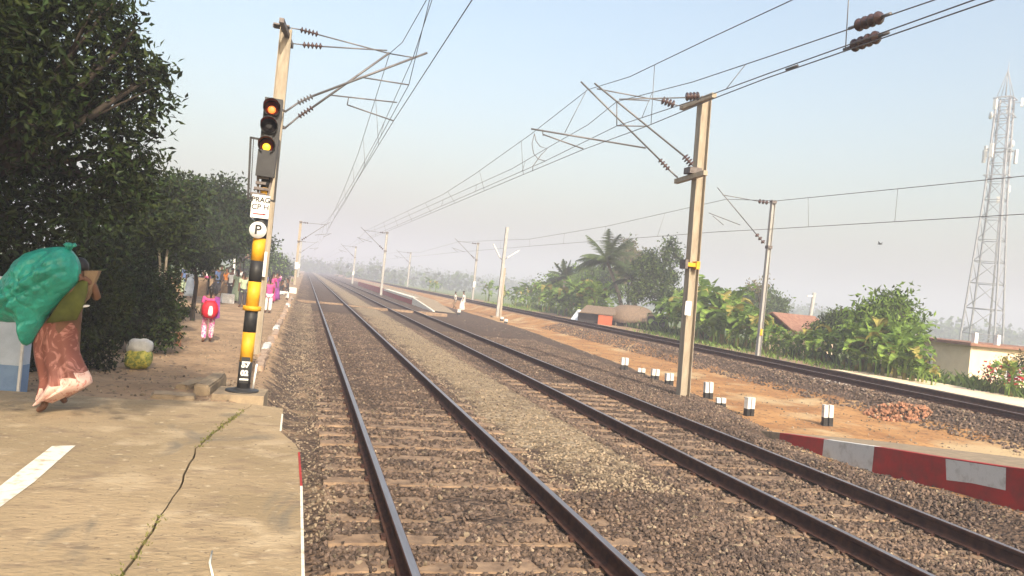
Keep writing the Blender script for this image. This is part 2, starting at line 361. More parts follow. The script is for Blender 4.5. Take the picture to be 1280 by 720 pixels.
ca = g.data.color_attributes.new('zone', 'FLOAT_COLOR', 'POINT'); ca.data.foreach_set('color', ZW.astype(np.float32).ravel())

# haze: one closed box of even air
hz = MB(); hz.box((100, 780, 20), (3400, 1760, 46), 'lime'); ho = hz.build('haze'); tag(ho, kind='stuff')
hm = bpy.data.materials.new('haze'); hm.use_nodes = True; hn = hm.node_tree; hn.nodes.remove(hn.nodes['Principled BSDF'])
pv = hn.nodes.new('ShaderNodeVolumePrincipled'); pv.inputs['Color'].default_value = (.60, .63, .755, 1); pv.inputs['Density'].default_value = HAZE; pv.inputs['Anisotropy'].default_value = 0.0
hn.links.new(pv.outputs[0], hn.nodes['Material Output'].inputs['Volume'])
ho.data.materials.clear(); ho.data.materials.append(hm)

# ------------------------------------------------------------------ ballast stones (one mass)
def stones(name, pts, size, matk, rng, label=None, cat=None, flat=.7, kind='stuff', parent=None):
    ico = bpy.data.meshes.new('t'); import bmesh
    bm = bmesh.new(); bmesh.ops.create_icosphere(bm, subdivisions=1, radius=1); bm.verts.ensure_lookup_table()
    bv = np.array([v.co[:] for v in bm.verts]); bf = np.array([[v.index for v in f_.verts] for f_ in bm.faces]); bm.free(); bpy.data.meshes.remove(ico)
    T = 14; temps = []
    for _ in range(T):
        dirs = rng.normal(size=(5, 3)); dirs /= np.linalg.norm(dirs, axis=1)[:, None]
        v = bv.copy()
        for d_ in dirs:
            h = rng.uniform(.45, .75); pr = v @ d_; v = v - np.outer(np.maximum(pr - h, 0), d_)
        v *= rng.uniform(.85, 1.15, (12, 1)); v *= np.array([1, rng.uniform(.6, .95), rng.uniform(.5, .8) * flat / .7]); temps.append(v)
    temps = np.array(temps)
    n = len(pts); t = rng.integers(0, T, n); vv = temps[t]
    q = rng.normal(size=(n, 4)); q[:, 1:3] *= .45; q /= np.linalg.norm(q, axis=1)[:, None]
    w_, x, y, z = q.T
    Rm = np.stack([1-2*(y*y+z*z), 2*(x*y-z*w_), 2*(x*z+y*w_), 2*(x*y+z*w_), 1-2*(x*x+z*z), 2*(y*z-x*w_), 2*(x*z-y*w_), 2*(y*z+x*w_), 1-2*(x*x+y*y)], -1).reshape(-1, 3, 3)
    vv = np.einsum('nij,nkj->nki', Rm, vv) * np.asarray(size).reshape(-1, 1, 1) + np.asarray(pts)[:, None, :]
    Fv = (bf[None] + (np.arange(n) * 12)[:, None, None]).reshape(-1, 3)
    mk = matk if isinstance(matk, list) else [matk]
    mi = np.repeat(rng.choice(len(mk), n, p=[.93, .07] if len(mk) == 2 else None), 20)
    o = fastmesh(name, vv.reshape(-1, 3), Fv, mk, mi, parent=parent)
    return tag(o, label, cat, kind=kind)
def scatter(n, x0, x1, y0, y1, rng, bias=1.6):
    X = rng.uniform(x0, x1, n); Y = y0 + (y1 - y0) * rng.uniform(0, 1, n) ** bias
    return X, Y
RAILX = [.926, 2.602, 5.478, 7.154]
def clear(X, Y, keep_sleeper=.35, rng=NP):
    ok = np.ones(len(X), bool)
    for rx in RAILX: ok &= np.abs(X - rx) > .085
    return ok
rng = NP
X1, Y1 = scatter(64000, .25, 4.6, 4.0, 40, rng, 2.1)
on = (np.abs(((Y1 - 4.0 + .125) % .6)) < .25) & (X1 > .39) & (X1 < 3.14)
keep = clear(X1, Y1) & (X1 > .28 + np.abs(rng.normal(0, .16, len(X1))) - .12 * np.sin(Y1 * 2.3)) & ~(on & (rng.uniform(size=len(X1)) > .10 + .5 * (((Y1 - 4.0 + .125) % .6) > .07) * (np.sin(X1 * 3 + np.floor((Y1 - 3.875) / .6) * 2.1) > -.3)))
keep &= ~((np.abs(X1 - 3.95) < .85) & (Y1 > 8.3 + rng.uniform(-2, 2, len(X1)) + .6 * np.sin(X1 * 5)) & (rng.uniform(size=len(X1)) > .30))
X1, Y1 = X1[keep], Y1[keep]; s1 = rng.uniform(.016, .036, len(X1))
on1 = (np.abs(((Y1 - 4.0 + .125) % .6)) < .25) & (X1 > .39) & (X1 < 3.14)
on1 &= Y1 < 14
Z1 = np.where(on1, -.190 + s1 * .4, ground(X1, Y1) + s1 * .25)
pf = (np.abs(X1 - 3.95) < .95) & (Y1 > 8)
stones('pale_gravel', np.stack([X1, Y1, Z1], -1)[pf], s1[pf] * .85, ['stone2', 'stone'], rng, 'pale dusty gravel in the strip between the nearest and middle tracks', 'gravel')
X1, Y1, Z1, s1 = X1[~pf], Y1[~pf], Z1[~pf], s1[~pf]
stones('ballast_gravel', np.stack([X1, Y1, Z1], -1), s1, ['stone', 'stone2'], rng, 'brown ballast stones lying around the nearest track', 'gravel')
X2, Y2 = scatter(60000, 4.6, 10.6, 5.5, 34, rng, 1.5)
on = (np.abs(((Y2 - 4.0 + .125) % .6)) < .25) & (X2 > 4.94) & (X2 < 7.69)
keep = clear(X2, Y2) & ~(on & (rng.uniform(size=len(X2)) > .25)) & (X2 < shoulder(Y2) + rng.normal(0, .12, len(X2)))
keep &= ~((Y2 > 12) & (X2 > 5) & (X2 < 7.6) & (rng.uniform(size=len(X2)) > .5))
X2, Y2 = X2[keep], Y2[keep]; s2 = rng.uniform(.018, .038, len(X2))
on2 = (np.abs(((Y2 - 4.0 + .125) % .6)) < .25) & (X2 > 4.94) & (X2 < 7.69) & (Y2 < 20)
Z2 = np.where(on2, -.285 + s2 * .4, ground(X2, Y2) + s2 * .3)
stones('ballast_gravel', np.stack([X2, Y2, Z2], -1), s2, ['stone', 'stone2'], rng, 'grey ballast stones lying around the middle track', 'gravel')
X3, Y3 = scatter(26000, 15.2, 21.2, 10, 48, rng, 1.2); keep = (np.abs(X3 - 17.16) > .1) & (np.abs(X3 - 18.84) > .1); X3, Y3 = X3[keep], Y3[keep]
s3 = rng.uniform(.03, .06, len(X3)); stones('ballast_gravel', np.stack([X3, Y3, ground(X3, Y3) + s3 * .3], -1), s3, ['stone', 'stone2'], rng, 'grey ballast stones on the bank of the far track', 'gravel')
X4, Y4 = scatter(15000, -1.0, .5, 6.5, 48, rng, 1.3); s4 = rng.uniform(.008, .028, len(X4)); 
k4 = ~((Y4 < 9.35) & (X4 < .2)) & (rng.uniform(size=len(X4)) < .25 + .75 * ss(-.5, .3, X4)); X4, Y4, s4 = X4[k4], Y4[k4], s4[k4]
stones('loose_pebbles', np.stack([X4, Y4, ground(X4, Y4) + s4 * .2], -1), s4, ['stone2', 'stone'], rng, 'loose pebbles on the dirt between platform edge and nearest track', 'gravel')
X5, Y5 = scatter(1600, 9.3, 15.5, 12, 50, rng, 1.3); s5 = rng.uniform(.012, .05, len(X5)) * rng.uniform(.4, 1, len(X5))
stones('loose_pebbles', np.stack([X5, Y5, ground(X5, Y5) + s5 * .2], -1), s5, ['stone2', 'stone'], rng, 'scattered pale stones on the orange dirt between the tracks', 'gravel')
X6, Y6 = scatter(900, -3.6, -.8, 9.6, 22, rng, 1.3); s6 = rng.uniform(.008, .03, len(X6))
stones('loose_pebbles', np.stack([X6, Y6, ground(X6, Y6) + s6 * .2], -1), s6, ['stone2', 'stone'], rng, 'small stones scattered on the dirt footpath at left', 'gravel')

# ------------------------------------------------------------------ railway tracks
PROF = [(-.068,0),(.068,0),(.068,.012),(.022,.030),(.009,.042),(.009,.118),(.020,.128),(.036,.136),(.036,.164),(.029,.172),(-.029,.172),(-.036,.164),(-.036,.136),(-.020,.128),(-.009,.118),(-.009,.042),(-.022,.030),(-.068,.012)]
def rail(x, ztop, parent, y0=1, y1=900):
    mb = MB(); ys = [y0, 30, 100, 300, y1]; n = len(PROF)
    vs = [(x + a, y, ztop - .172 + b_) for y in ys for a, b_ in PROF]; mb.v = vs
    for i in range(len(ys) - 1):
        for j in range(n):
            mb.f.append((i*n+j, i*n+(j+1)%n, (i+1)*n+(j+1)%n, (i+1)*n+j)); mb.mi.append(mb._m('railtop' if j in (9,) else 'rail')); mb.sm.append(False)
    mb.f.append(tuple(range(n))); mb.mi.append(0); mb.sm.append(False)
    return mb.build('rail', parent)
def sleeper_mb(xc, y, ztop, clips=True, rr=None):
    mb = MB(); h = .16; L = 1.375; a = .105; b_ = .13
    dz = (rr.uniform(-.012, .012) if rr else 0)
    vs = []
    for x_, zt in ((-L, -.01), (-.95, .0), (-.45, -.012), (.45, -.012), (.95, 0), (L, -.01)):
        for yy, zz in ((-b_, -h), (-a, zt), (a, zt), (b_, -h)): vs.append((xc + x_, y + yy, ztop + zz + dz))
    fs = []
    for i in range(5):
        for j in range(3): fs.append((i*4+j, (i+1)*4+j, (i+1)*4+j+1, i*4+j+1))
    fs += [(0,1,2,3), (23,22,21,20)]
    mb.add(vs, fs, 'sleeper')
    if clips:
        for s_ in (-.838, .838):
            for e in (-1, 1):
                mb.box((xc + s_ + e * .088, y, ztop + .012 + dz), (.04, .11, .03), 'rail')
    return mb
def track(name, label, xc, ztop, ynear, nparts, far_to, rr):
    t = empty(name, (0, 0, 0), label=label, cat='railway track', group='parallel railway tracks')
    rail(xc - .838, ztop, t); rail(xc + .838, ztop, t)
    y = ynear
    for i in range(nparts):
        sleeper_mb(xc, y, ztop - .187, i < 30, rr).build('sleeper', t); y += .6
    mb = MB()
    while y < far_to:
        q = sleeper_mb(xc, y, ztop - .187, False, rr); mb.add(q.v, q.f, 'sleeper'); y += .6
    o = mb.build('sleeper', t); o['kind'] = 'stuff'
    return t
rr = random.Random(3)
t1 = track('railway_track', 'nearest railway track with rusty rails, running beside the concrete platform', 1.764, 0, 4.0, 100, 130, rr)
t2 = track('railway_track', 'middle railway track, next to the red and white painted kerb', 6.316, -.10, 4.0, 100, 130, rr)
t3 = track('railway_track', 'farthest railway track on its raised bank, in front of the banana plants', 18.0, .19, 10.0, 90, 110, rr)

# ------------------------------------------------------------------ platform
def slab(name, poly, z, thick, matk='conc', noise_a=0):
    mb = MB(); n = len(poly)
    top = [(x, y, z) for x, y in poly]; bot = [(x, y, z - thick) for x, y in poly]
    mb.add(top + bot, [tuple(range(n)), tuple(reversed(range(n, 2*n)))] + [(i, n + i, n + (i+1) % n, (i+1) % n) for i in range(n)], matk)
    return mb.build(name)
crack = [(-.80, 2.0), (-.775, 3.2)]
rc = random.Random(5)
base_c = [(-.80, 3.2), (-.76, 4.25), (-.72, 5.87), (-.77, 7.11), (-.66, 8.1), (-.52, 9.05), (-.45, 9.42)]
pts_ = []
for i in range(len(base_c) - 1):
    for k in range(7):
        t = k / 7; x = base_c[i][0] * (1-t) + base_c[i+1][0] * t + rc.uniform(-.011, .011); y = base_c[i][1] * (1-t) + base_c[i+1][1] * t
        pts_.append((x, y))
pts_.append(base_c[-1]); crackpts = [(-.80, 1.0)] + pts_
def gapw(y): return .008 + .007 * abs(math.sin(y * 1.7)) + (.012 if y > 7.3 and y < 8.8 else 0)
left_edge = [(x - gapw(y) / 2, y) for x, y in crackpts]; right_edge = [(x + gapw(y) / 2, y) for x, y in crackpts]
far_l = [(-.75, 9.47), (-1.32, 9.43), (-1.74, 9.33), (-3.0, 9.45), (-5.5, 9.4), (-9, 9.4)]
pl = slab('platform', left_edge + far_l + [(-9, 1.0)], .35, .5)
tag(pl, kind='structure')
rgt_out = [(.14, 1.0), (.135, 3), (.15, 4.3), (.14, 5.5), (.12, 6.4), (.10, 7.18), (.06, 7.45), (-.03, 7.75), (-.085, 7.95), (-.09, 8.6), (-.10, 9.28)]
pr = slab('platform', [right_edge[0]] + rgt_out + [p for p in reversed(right_edge)][:-1], .347, .62)
tag(pr, kind='structure')
def platform_material():
    m = bpy.data.materials.new('worn_platform'); m.use_nodes = True; n = m.node_tree.nodes; l = m.node_tree.links; b = n['Principled BSDF']
    b.inputs['Roughness'].default_value = .9; b.inputs['Specular IOR Level'].default_value = .2
    tc = n.new('ShaderNodeTexCoord')
    def noi(s, d=6, sc=(1, 1, 1), dist=0):
        mp = n.new('ShaderNodeMapping'); mp.inputs['Scale'].default_value = sc; l.new(tc.outputs['Object'], mp.inputs[0])
        a = n.new('ShaderNodeTexNoise'); a.inputs['Scale'].default_value = s; a.inputs['Detail'].default_value = d; a.inputs['Distortion'].default_value = dist; l.new(mp.outputs[0], a.inputs['Vector']); return a.outputs[0]
    def mr(x, a, b_):
        k = n.new('ShaderNodeMapRange'); k.inputs[1].default_value = a; k.inputs[2].default_value = b_; l.new(x, k.inputs[0]); return k.outputs[0]
    def mix(f_, a, b_):
        k = n.new('ShaderNodeMix'); k.data_type = 'RGBA'; l.new(f_, k.inputs[0])
        for sck, val in ((6, a), (7, b_)):
            if isinstance(val, tuple): k.inputs[sck].default_value = (*val, 1)
            else: l.new(val, k.inputs[sck])
        return k.outputs[2]
    c = mix(mr(noi(.9, 8), .35, .65), (0.318, 0.240, 0.148), (0.244, 0.185, 0.111))
    c = mix(mr(noi(3.2, 8, (1, 1.6, 1)), .54, .68), c, (0.215, 0.159, 0.104))
    c = mix(mr(noi(2.2, 12, (1, 1.1, 1), .3), .56, .80), c, (0.444, 0.355, 0.237))
    c = mix(mr(noi(11, 8, (1, 1.2, 1)), .62, .74), c, (0.429, 0.348, 0.237))
    c = mix(mr(noi(30, 6), .62, .72), c, (0.141, 0.104, 0.070))
    c = mix(mr(noi(1.4, 6, (1, .6, 1), 1), .60, .70), c, (0.170, 0.141, 0.104))
    l.new(c, b.inputs['Base Color'])
    bp = n.new('ShaderNodeBump'); bp.inputs['Strength'].default_value = .7; bp.inputs['Distance'].default_value = .02
    l.new(noi(16, 10, (1, 1.6, 1)), bp.inputs['Height']); l.new(bp.outputs[0], b.inputs['Normal'])
    return m
M['plat'] = platform_material()
for o in (pl, pr): o.data.materials.clear(); o.data.materials.append(M['plat'])
# painted lane dash, worn ends
mb = MB(); dash = [(-1.80, 5.2), (-1.68, 5.25), (-1.665, 5.9), (-1.70, 7.02), (-1.775, 7.0), (-1.86, 6.97), (-1.845, 6.2), (-1.83, 5.7)]
mb.add([(x, y, .355) for x, y in dash], [tuple(range(len(dash)))], 'paint_w'); o = mb.build('painted_marking'); tag(o, kind='structure')
# red and white paint on the platform's track side, a thin skin on the edge
mb = MB()
for y0, y1, k in ((4.2, 6.0, 'paint_w'), (6.0, 7.1, 'paint_r'), (7.98, 8.9, 'paint_w'), (2.2, 4.2, 'paint_r')):
    x0 = np.interp(y0, [p[1] for p in rgt_out], [p[0] for p in rgt_out]); x1 = np.interp(y1, [p[1] for p in rgt_out], [p[0] for p in rgt_out])
    mb.add([(x0-.012,y0,.351),(x0+.006,y0,.351),(x1+.006,y1,.351),(x1-.012,y1,.351),(x0+.006,y0,.08),(x1+.006,y1,.08)], [(0,1,2,3),(1,4,5,2)], k)
o = mb.build('painted_edge'); tag(o, kind='structure')
# dried stalk lying on the slab
sp_ = [atZ(x, y, .36) for x, y in ((265, 690), (262, 705), (266, 722))]
o = MB().tube([p + Vector((0, 0, .006)) for p in sp_], [.004, .007, .006], 'paint_w', 6).build('dry_twig'); tag(o, 'short pale curved twig lying on the platform near its track edge', 'twig')

def grass(name, base_pts, h, matk, rng_, label, cat='grass', n=1, kind='stuff', wid=.006, spread=.03):
    V_, F_ = [], []
    for (x, y, z) in base_pts:
        for _ in range(n):
            a = rng_.uniform(0, 6.28); hh = h * rng_.uniform(.4, 1.1); bx, by = x + rng_.uniform(-spread, spread), y + rng_.uniform(-spread, spread)
            dx, dy = math.cos(a), math.sin(a); o = len(V_)
            V_ += [(bx - dy*wid, by + dx*wid, z), (bx + dy*wid, by - dx*wid, z), (bx + dx*hh*.25 + dy*wid*.8, by + dy*hh*.25 - dx*wid*.8, z + hh*.6), (bx + dx*hh*.7, by + dy*hh*.7, z + hh)]
            F_.append((o, o+1, o+2, o+3))
    o = fastmesh(name, V_, F_, [matk]); return tag(o, label, cat, kind=kind)
gp = []
rg = random.Random(9)
for x, y in crackpts:
    if (7.2 < y < 9.0) or y < 5.2:
        for _ in range(9 if y < 5.2 else 9): gp.append((x + rg.gauss(0, .018), y + rg.uniform(-.1, .1), .345))
grass('grass', gp, .024, 'grass', rg, 'green grass growing along the crack in the platform', n=3, spread=.012, wid=.004)

# ------------------------------------------------------------------ right hand platform ramp with red and white kerb
def kerb_ramp(name, label, x0, stations, width, far_w, mats_h, seg):
    t = empty(name, (x0, stations[0][0], 0), label=label, cat='platform ramp', group='platform ramps with painted kerbs')
    # stations: (Y, ztop, xoffset)
    n = len(stations); mb = MB(); vs = []
    for (Y_, zt, xo) in stations:
        vs += [(xo, Y_ - stations[0][0], zt), (xo + .16, Y_ - stations[0][0], zt), (xo + .16, Y_ - stations[0][0], zt - .8), (xo, Y_ - stations[0][0], zt - .8)]
    for i in range(n - 1):
        k = seg[i]; a = i * 4; b_ = (i + 1) * 4
        o0 = len(mb.v)
        mb.add(vs[a:a+4] + vs[b_:b_+4], [(0,1,5,4),(0,4,7,3),(1,2,6,5)], k)
        if i == 0: mb.add(vs[a:a+4], [(0,3,2,1)], k)
        if i == n - 2: mb.add(vs[b_:b_+4], [(0,1,2,3)], k)
    mb.build('kerb', t)
    mb = MB(); vs = []
    for (Y_, zt, xo) in stations:
        w_ = np.interp(Y_, [stations[0][0], stations[-1][0]], [width, far_w])
        vs += [(xo + .16, Y_ - stations[0][0], zt - .003), (xo + w_, Y_ - stations[0][0] , zt - .05), (xo + w_, Y_ - stations[0][0], zt - .9)]
    for i in range(n - 1):
        a = i * 3; b_ = a + 3; mb.add(vs[a:a+3] + vs[b_:b_+3], [(0,1,4,3),(1,2,5,4)], 'conc_old')
    mb.build('paving', t); return t
# near ramp: highest at the right of the picture, sinking away from the viewer
nr = [(3.0, .62, 0)]
for (x, y) in ((1400, 602), (1258, 583.5), (1180, 572), (1093, 558), (1030, 549), (975, 541)):
    q = atX(x, y, 8.9); nr.append((q.y, q.z, 0))
nr.append((nr[-1][0] + .8, nr[-1][1] - .12, 0))
rp = kerb_ramp('platform_ramp', 'low concrete ramp with red and white kerb at the right edge, beside the middle track', 8.9, nr, 3.8, 2.0, None, ['paint_gw', 'paint_r', 'paint_r', 'paint_r', 'paint_gw', 'paint_r', 'conc_old'])
mb = MB(); pq = [atX(x, y, 8.897) - rp.location for x, y in ((1182, 573.5), (1183, 600), (1215, 604), (1257, 613), (1257.5, 584.8))]
mb.add([tuple(p) for p in pq], [tuple(range(5))], 'paint_gw'); mb.build('painted_patch', rp)
fr = [(56, -.25, 0), (62, .05, 0), (67.5, .30, 0), (78, .34, 0), (93, .38, 0), (140, .40, 0)]
kerb_ramp('platform_ramp', 'distant platform ramp with white topped red kerb beyond the middle track', 9.35, fr, 1.8, 3.5, None, ['paint_w', 'paint_w', 'paint_r', 'paint_r', 'paint_r'])
mb = MB(); mb.add([(9.3,67.5,.31),(9.95,67.5,.31),(9.95,93,.40),(9.3,93,.40),(9.3,67.5,.10),(9.3,93,.18)], [(0,1,2,3),(0,3,5,4)], 'paint_w'); tag(mb.build('painted_edge'), kind='structure')
# foot crossing far down the line
for x0, x1, nm in ((-.7, .82, 0), (1.03, 2.5, 0), (2.71, 5.37, 0), (5.58, 7.05, 0), (7.26, 9.3, 0)):
    mb = MB(); zz = -.03 if x1 < 3 else -.09
    mb.box(((x0+x1)/2, 50, zz-.18), (x1-x0, .55, .3), 'sleeper'); tag(mb.build('foot_crossing'), kind='structure')
# paved path beyond the far track
mb = MB(); ypp = [14, 18, 22, 25, 27.5]; vs = [(a, y, -.06) for y in ypp for a in (21.7 + .15 * math.sin(y), 24.8)] 
mb.add(vs, [(i*2, i*2+1, i*2+3, i*2+2) for i in range(4)], 'cream'); tag(mb.build('cement_path'), kind='structure')

# ------------------------------------------------------------------ electrification masts
def ibeam(mb, x, y, z0, z1, w, d, tk, k, kw=None):
    """H section: flanges face +-X (seen broadside from the track), web between"""
    mb.box((x - d/2, y, (z0+z1)/2), (tk, w, z1-z0), k); mb.box((x + d/2, y, (z0+z1)/2), (tk, w, z1-z0), k)
    mb.box((x, y, (z0+z1)/2), (d - tk - .002, tk, z1-z0), kw or k)
def insulator(a, b, parent, k='ins', R_=.055, n=6, r0=.018):
    mb = MB(); prof = [(0, r0)]
    for i in range(n):
        c = (i + .5) / n; e = .36 / n
        prof += [(c - e, r0 * 1.1), (c - e * .15, R_), (c + e * .25, R_ * .92), (c + e, r0 * 1.1)]
    prof += [(1, r0)]
    mb.lathe(a, b, prof, k, 14)
    return mb.build('insulator', parent)
def strut(a, b, parent, r=.02, k='steelw', name='strut'):
    return MB().tube([a, b], r, k, 8).build(name, parent)

# --- left mast (beside the signal)
YM = 17.8
baseL = Vector((-.93, YM, gz(-.93, YM)))
mL = empty('catenary_mast', baseL, label='cream painted H-section mast directly behind the yellow and black signal post', cat='mast', group='catenary masts')
def LL(x, y, Y_=YM): return atY(x, y, Y_) - baseL
topL = LL(352, 35)
mb = MB(); mb.box((0, 0, topL.z/2 - .1), (.224, .012, topL.z + .2), 'mast'); mb.box((-.12, 0, topL.z/2 - .1), (.014, .25, topL.z + .2), 'mast'); mb.box((.12, 0, topL.z/2 - .1), (.014, .25, topL.z + .2), 'mast')
# web
mb.build('pole', mL)
mb = MB(); mb.bar(LL(352, 25, YM - .75), LL(364, 58, YM + .55), .10, .10, 'steel'); mb.box(topL + Vector((0, 0, .03)), (.34, .34, .03), 'steel'); mb.build('crossarm', mL)
mb = MB(); mb.bar(LL(341, 32), LL(360, 34), .05, .06, 'steel'); mb.build('bracket', mL)
plate = MB().box((0.0, -.14, 2.02), (.16, .01, .55), 'white').build('number_plate', mL)
# stays and cantilevers, in the plane of the mast
P1 = LL(358, 34, YM + .4); insulator(LL(375, 37, YM + .4), LL(398, 43, YM + .4), mL, R_=.075, n=5)
strut(P1, LL(376, 37, YM + .4), mL, .014, name='stay'); strut(LL(397, 43, YM + .4), LL(487, 67, YM + .4), mL, .016, name='stay'); strut(LL(487, 67, YM + .4), LL(517, 72, YM - .3), mL, .014, name='stay')
insulator(LL(378, 56, YM - .3), LL(403, 58, YM - .3), mL, R_=.075, n=5)
strut(LL(363, 54, YM - .3), LL(379, 56, YM - .3), mL, .014, name='stay'); strut(LL(402, 58, YM - .3), LL(484, 63, YM - .3), mL, .016, name='stay')
for nm, A, B_, Cc, D_, Yo in (('cantilever', (356, 140), (372, 129), (391, 120), (534, 66), -.3), ('cantilever', (355, 161), (373, 146), (391, 134), (487, 66), .4)):
    cant = MB().tube([LL(*Cc, YM + Yo), LL(*D_, YM + Yo)], .026, 'steelw', 8).build(nm, mL)
    insulator(LL(*B_, YM + Yo), LL(*Cc, YM + Yo), cant, 'ins' if Yo > 0 else 'ins_g', .07, 5)
    strut(LL(*A, YM + Yo), LL(*B_, YM + Yo), cant, .022)
mb = MB(); mb.bar(LL(340, 150), LL(355, 160, YM + .4), .06, .06, 'steel'); mb.bar(LL(342, 132), LL(356, 139, YM - .3), .05, .05, 'steel'); mb.build('bracket', mL)
strut(LL(414, 119, YM + .4), LL(496, 128, YM + .4), mL, .016, name='steady_arm'); strut(LL(434, 131, YM + .4), LL(492, 151, YM + .4), mL, .016, name='steady_arm'); strut(LL(436, 121, YM + .4), LL(434, 131, YM + .4), mL, .012)
strut(LL(454, 97, YM - .3), LL(511, 106, YM - .3), mL, .016, name='steady_arm')

# --- right mast
baseR = Vector((9.72, YM, -.55))
mR = empty('catenary_mast', baseR, label='tall cream H-section mast with rusty base between the middle track and the orange dirt', cat='mast', group='catenary masts')
def LR(x, y, Y_=YM): return atY(x, y, Y_) - baseR
topR = LR(881, 122); lean = topR.x * 0
mb = MB(); hR = topR.z
ax = topR.x
for xx, ww in ((-.13, .25), (.13, .25)):
    vs = []
    for z_ in (-.2, hR):
        cxx = xx + (ax * max(z_, 0) / hR)
        vs += [(cxx-.008, -ww/2, z_), (cxx+.008, -ww/2, z_), (cxx+.008, ww/2, z_), (cxx-.008, ww/2, z_)]
    mb.add(vs, [(0,3,2,1),(4,5,6,7),(0,1,5,4),(1,2,6,5),(2,3,7,6),(3,0,4,7)], 'mast')
vs = []
for z_ in (-.2, hR):
    c_ = ax * max(z_, 0) / hR; vs += [(c_-.121, -.006, z_), (c_+.121, -.006, z_), (c_+.121, .006, z_), (c_-.121, .006, z_)]
mb.add(vs, [(0,3,2,1),(4,5,6,7),(0,1,5,4),(1,2,6,5),(2,3,7,6),(3,0,4,7)], 'mast')
mb.build('pole', mR)
mb = MB(); mb.bar(LR(852, 135, YM + .75), LR(893, 119, YM - .65), .13, .12, 'mast'); mb.build('crossarm', mR)
mb = MB(); mb.bar(LR(845, 227, YM + .7), LR(882, 216, YM - .6), .12, .12, 'mast'); mb.box(LR(866, 214), (.34, .34, .16), 'steel'); mb.build('crossarm', mR)
mb = MB(); pz = LR(861, 331); mb.box((pz.x, -.04, pz.z), (.40, .30, .10), 'yellow'); mb.box((pz.x - .17, -.06, pz.z), (.08, .3, .24), 'steel'); mb.box((pz.x + .15, -.08, pz.z), (.10, .3, .20), 'yellow'); mb.build('clamp', mR)
pz = LR(857, 385); MB().box((pz.x, -.135, pz.z), (.17, .012, .36), 'white').build('number_plate', mR)
# top stays with insulators
insulator(LR(827, 125, YM + .6), LR(843, 131, YM + .6), mR, R_=.11, n=4); strut(LR(843, 131, YM + .6), LR(854, 133, YM + .6), mR, .014, name='stay')
strut(LR(827, 126, YM + .6), LR(746, 111, YM + .6), mR, .016, name='stay')
insulator(LR(857, 121, YM - .5), LR(874, 120, YM - .5), mR, R_=.11, n=4); strut(LR(857, 122, YM - .5), LR(774, 124, YM - .5), mR, .016, name='stay'); strut(LR(774, 124, YM - .5), LR(812, 126, YM - .5), mR, .012, name='stay')
for A, B_, Cc, D_, Yo, kk in (((847, 222), (836, 212), (824, 199), (726, 102), .6, 'ins'), ((866, 206), (865, 206), (855, 195), (743, 104), -.5, 'ins')):
    cant = MB().tube([LR(*Cc, YM + Yo), LR(*D_, YM + Yo)], .024, 'steelw', 8).build('cantilever', mR)
    insulator(LR(*B_, YM + Yo), LR(*Cc, YM + Yo), cant, kk, .075 if Yo > 0 else .10, 4); strut(LR(*A, YM + Yo), LR(*B_, YM + Yo), cant, .024)
strut(LR(807, 185, YM + .6), LR(664, 161, YM + .6), mR, .022, name='steady_arm'); strut(LR(679, 168, YM + .6), LR(729, 186, YM + .6), mR, .018, name='steady_arm'); strut(LR(678, 162, YM + .6), LR(679, 170, YM + .6), mR, .012)
strut(LR(771, 157, YM - .5), LR(811, 158, YM - .5), mR, .016, name='steady_arm'); strut(LR(771, 127, YM - .5), LR(771, 157, YM - .5), mR, .014)
strut(LR(733, 113, YM + .6), LR(706, 166, YM + .6), mR, .009)
# looped jumper cable
lp = [LR(x, y, YM + .6) for x, y in ((668, 167), (665, 180), (667, 192), (673, 199), (681, 201))]
MB().tube(lp, .010, 'steelw', 6).build('jumper', mR)
lp = [LR(x, y, YM + .6) for x, y in ((668, 167), (670, 176), (675, 183), (684, 186), (676, 194), (666, 208), (666, 214))]
MB().tube(lp, .010, 'steelw', 6).build('jumper', mR)

# --- simpler masts further off
def far_mast(x, y, z0, z1, side, label, yellow=False, reach=2.7, rad=.018, plate=False, lean=0, matk='mast_g', w=.2):
    t = empty('catenary_mast', (x, y, z0), label=label, cat='mast', group='catenary masts'); H_ = z1 - z0
    mb = MB(); ibeam(mb, 0, 0, 0, H_, w, w, .02, matk); po = mb.build('pole', t)
    if lean: po.rotation_euler = (0, lean, 0)
    s_ = side; zt = H_ - .15
    mb = MB(); mb.box((0, 0, H_ - .1), (w*1.4, w*1.4, .12), 'steel'); mb.box((0, 0, H_ - 2.2), (w*1.4, w*1.4, .14), 'steel'); mb.build('bracket', t)
    ins = insulator(Vector((s_*.25, 0, zt)), Vector((s_*.8, 0, zt)), t, R_=.11, n=3)
    strut((s_*.1, 0, zt), (s_*.25, 0, zt), t, rad, name='stay'); strut((s_*.8, 0, zt), (s_*reach, 0, zt + .05), t, rad, name='stay')
    c_ = MB().tube([(s_*.75, 0, H_ - 1.65), (s_*(reach+.3), 0, zt + .35)], rad*1.3, 'steelw', 6).build('cantilever', t)
    insulator(Vector((s_*.25, 0, H_ - 2.05)), Vector((s_*.75, 0, H_ - 1.65)), c_, R_=.11, n=3)
    strut((s_*1.6, 0, H_ - 1.35), (s_*(reach+.6), 0, H_ - 1.0), t, rad, name='steady_arm'); strut((s_*(reach+.4), 0, H_ - 1.1), (s_*(reach-.2), 0, H_ - 1.45), t, rad*.9, name='steady_arm')
    if plate: MB().box((-.0, -w/2-.03, 2.1), (.3, .02, .75), 'white').build('number_plate', t)
    return t
b3 = Vector((20.55, 31.0, gz(20.55, 31))); t3p = atY(966, 250, 31.0)
m3 = far_mast(20.55, 31, b3.z, t3p.z, -1, 'grey mast with thin cantilever beyond the farthest track, left of the lattice tower', reach=2.65, w=.17)
pz = atY(953, 395, 31) - b3; MB().box((0, -.095, 1.25), (.12, .012, .3), 'yellow').build('number_plate', m3)
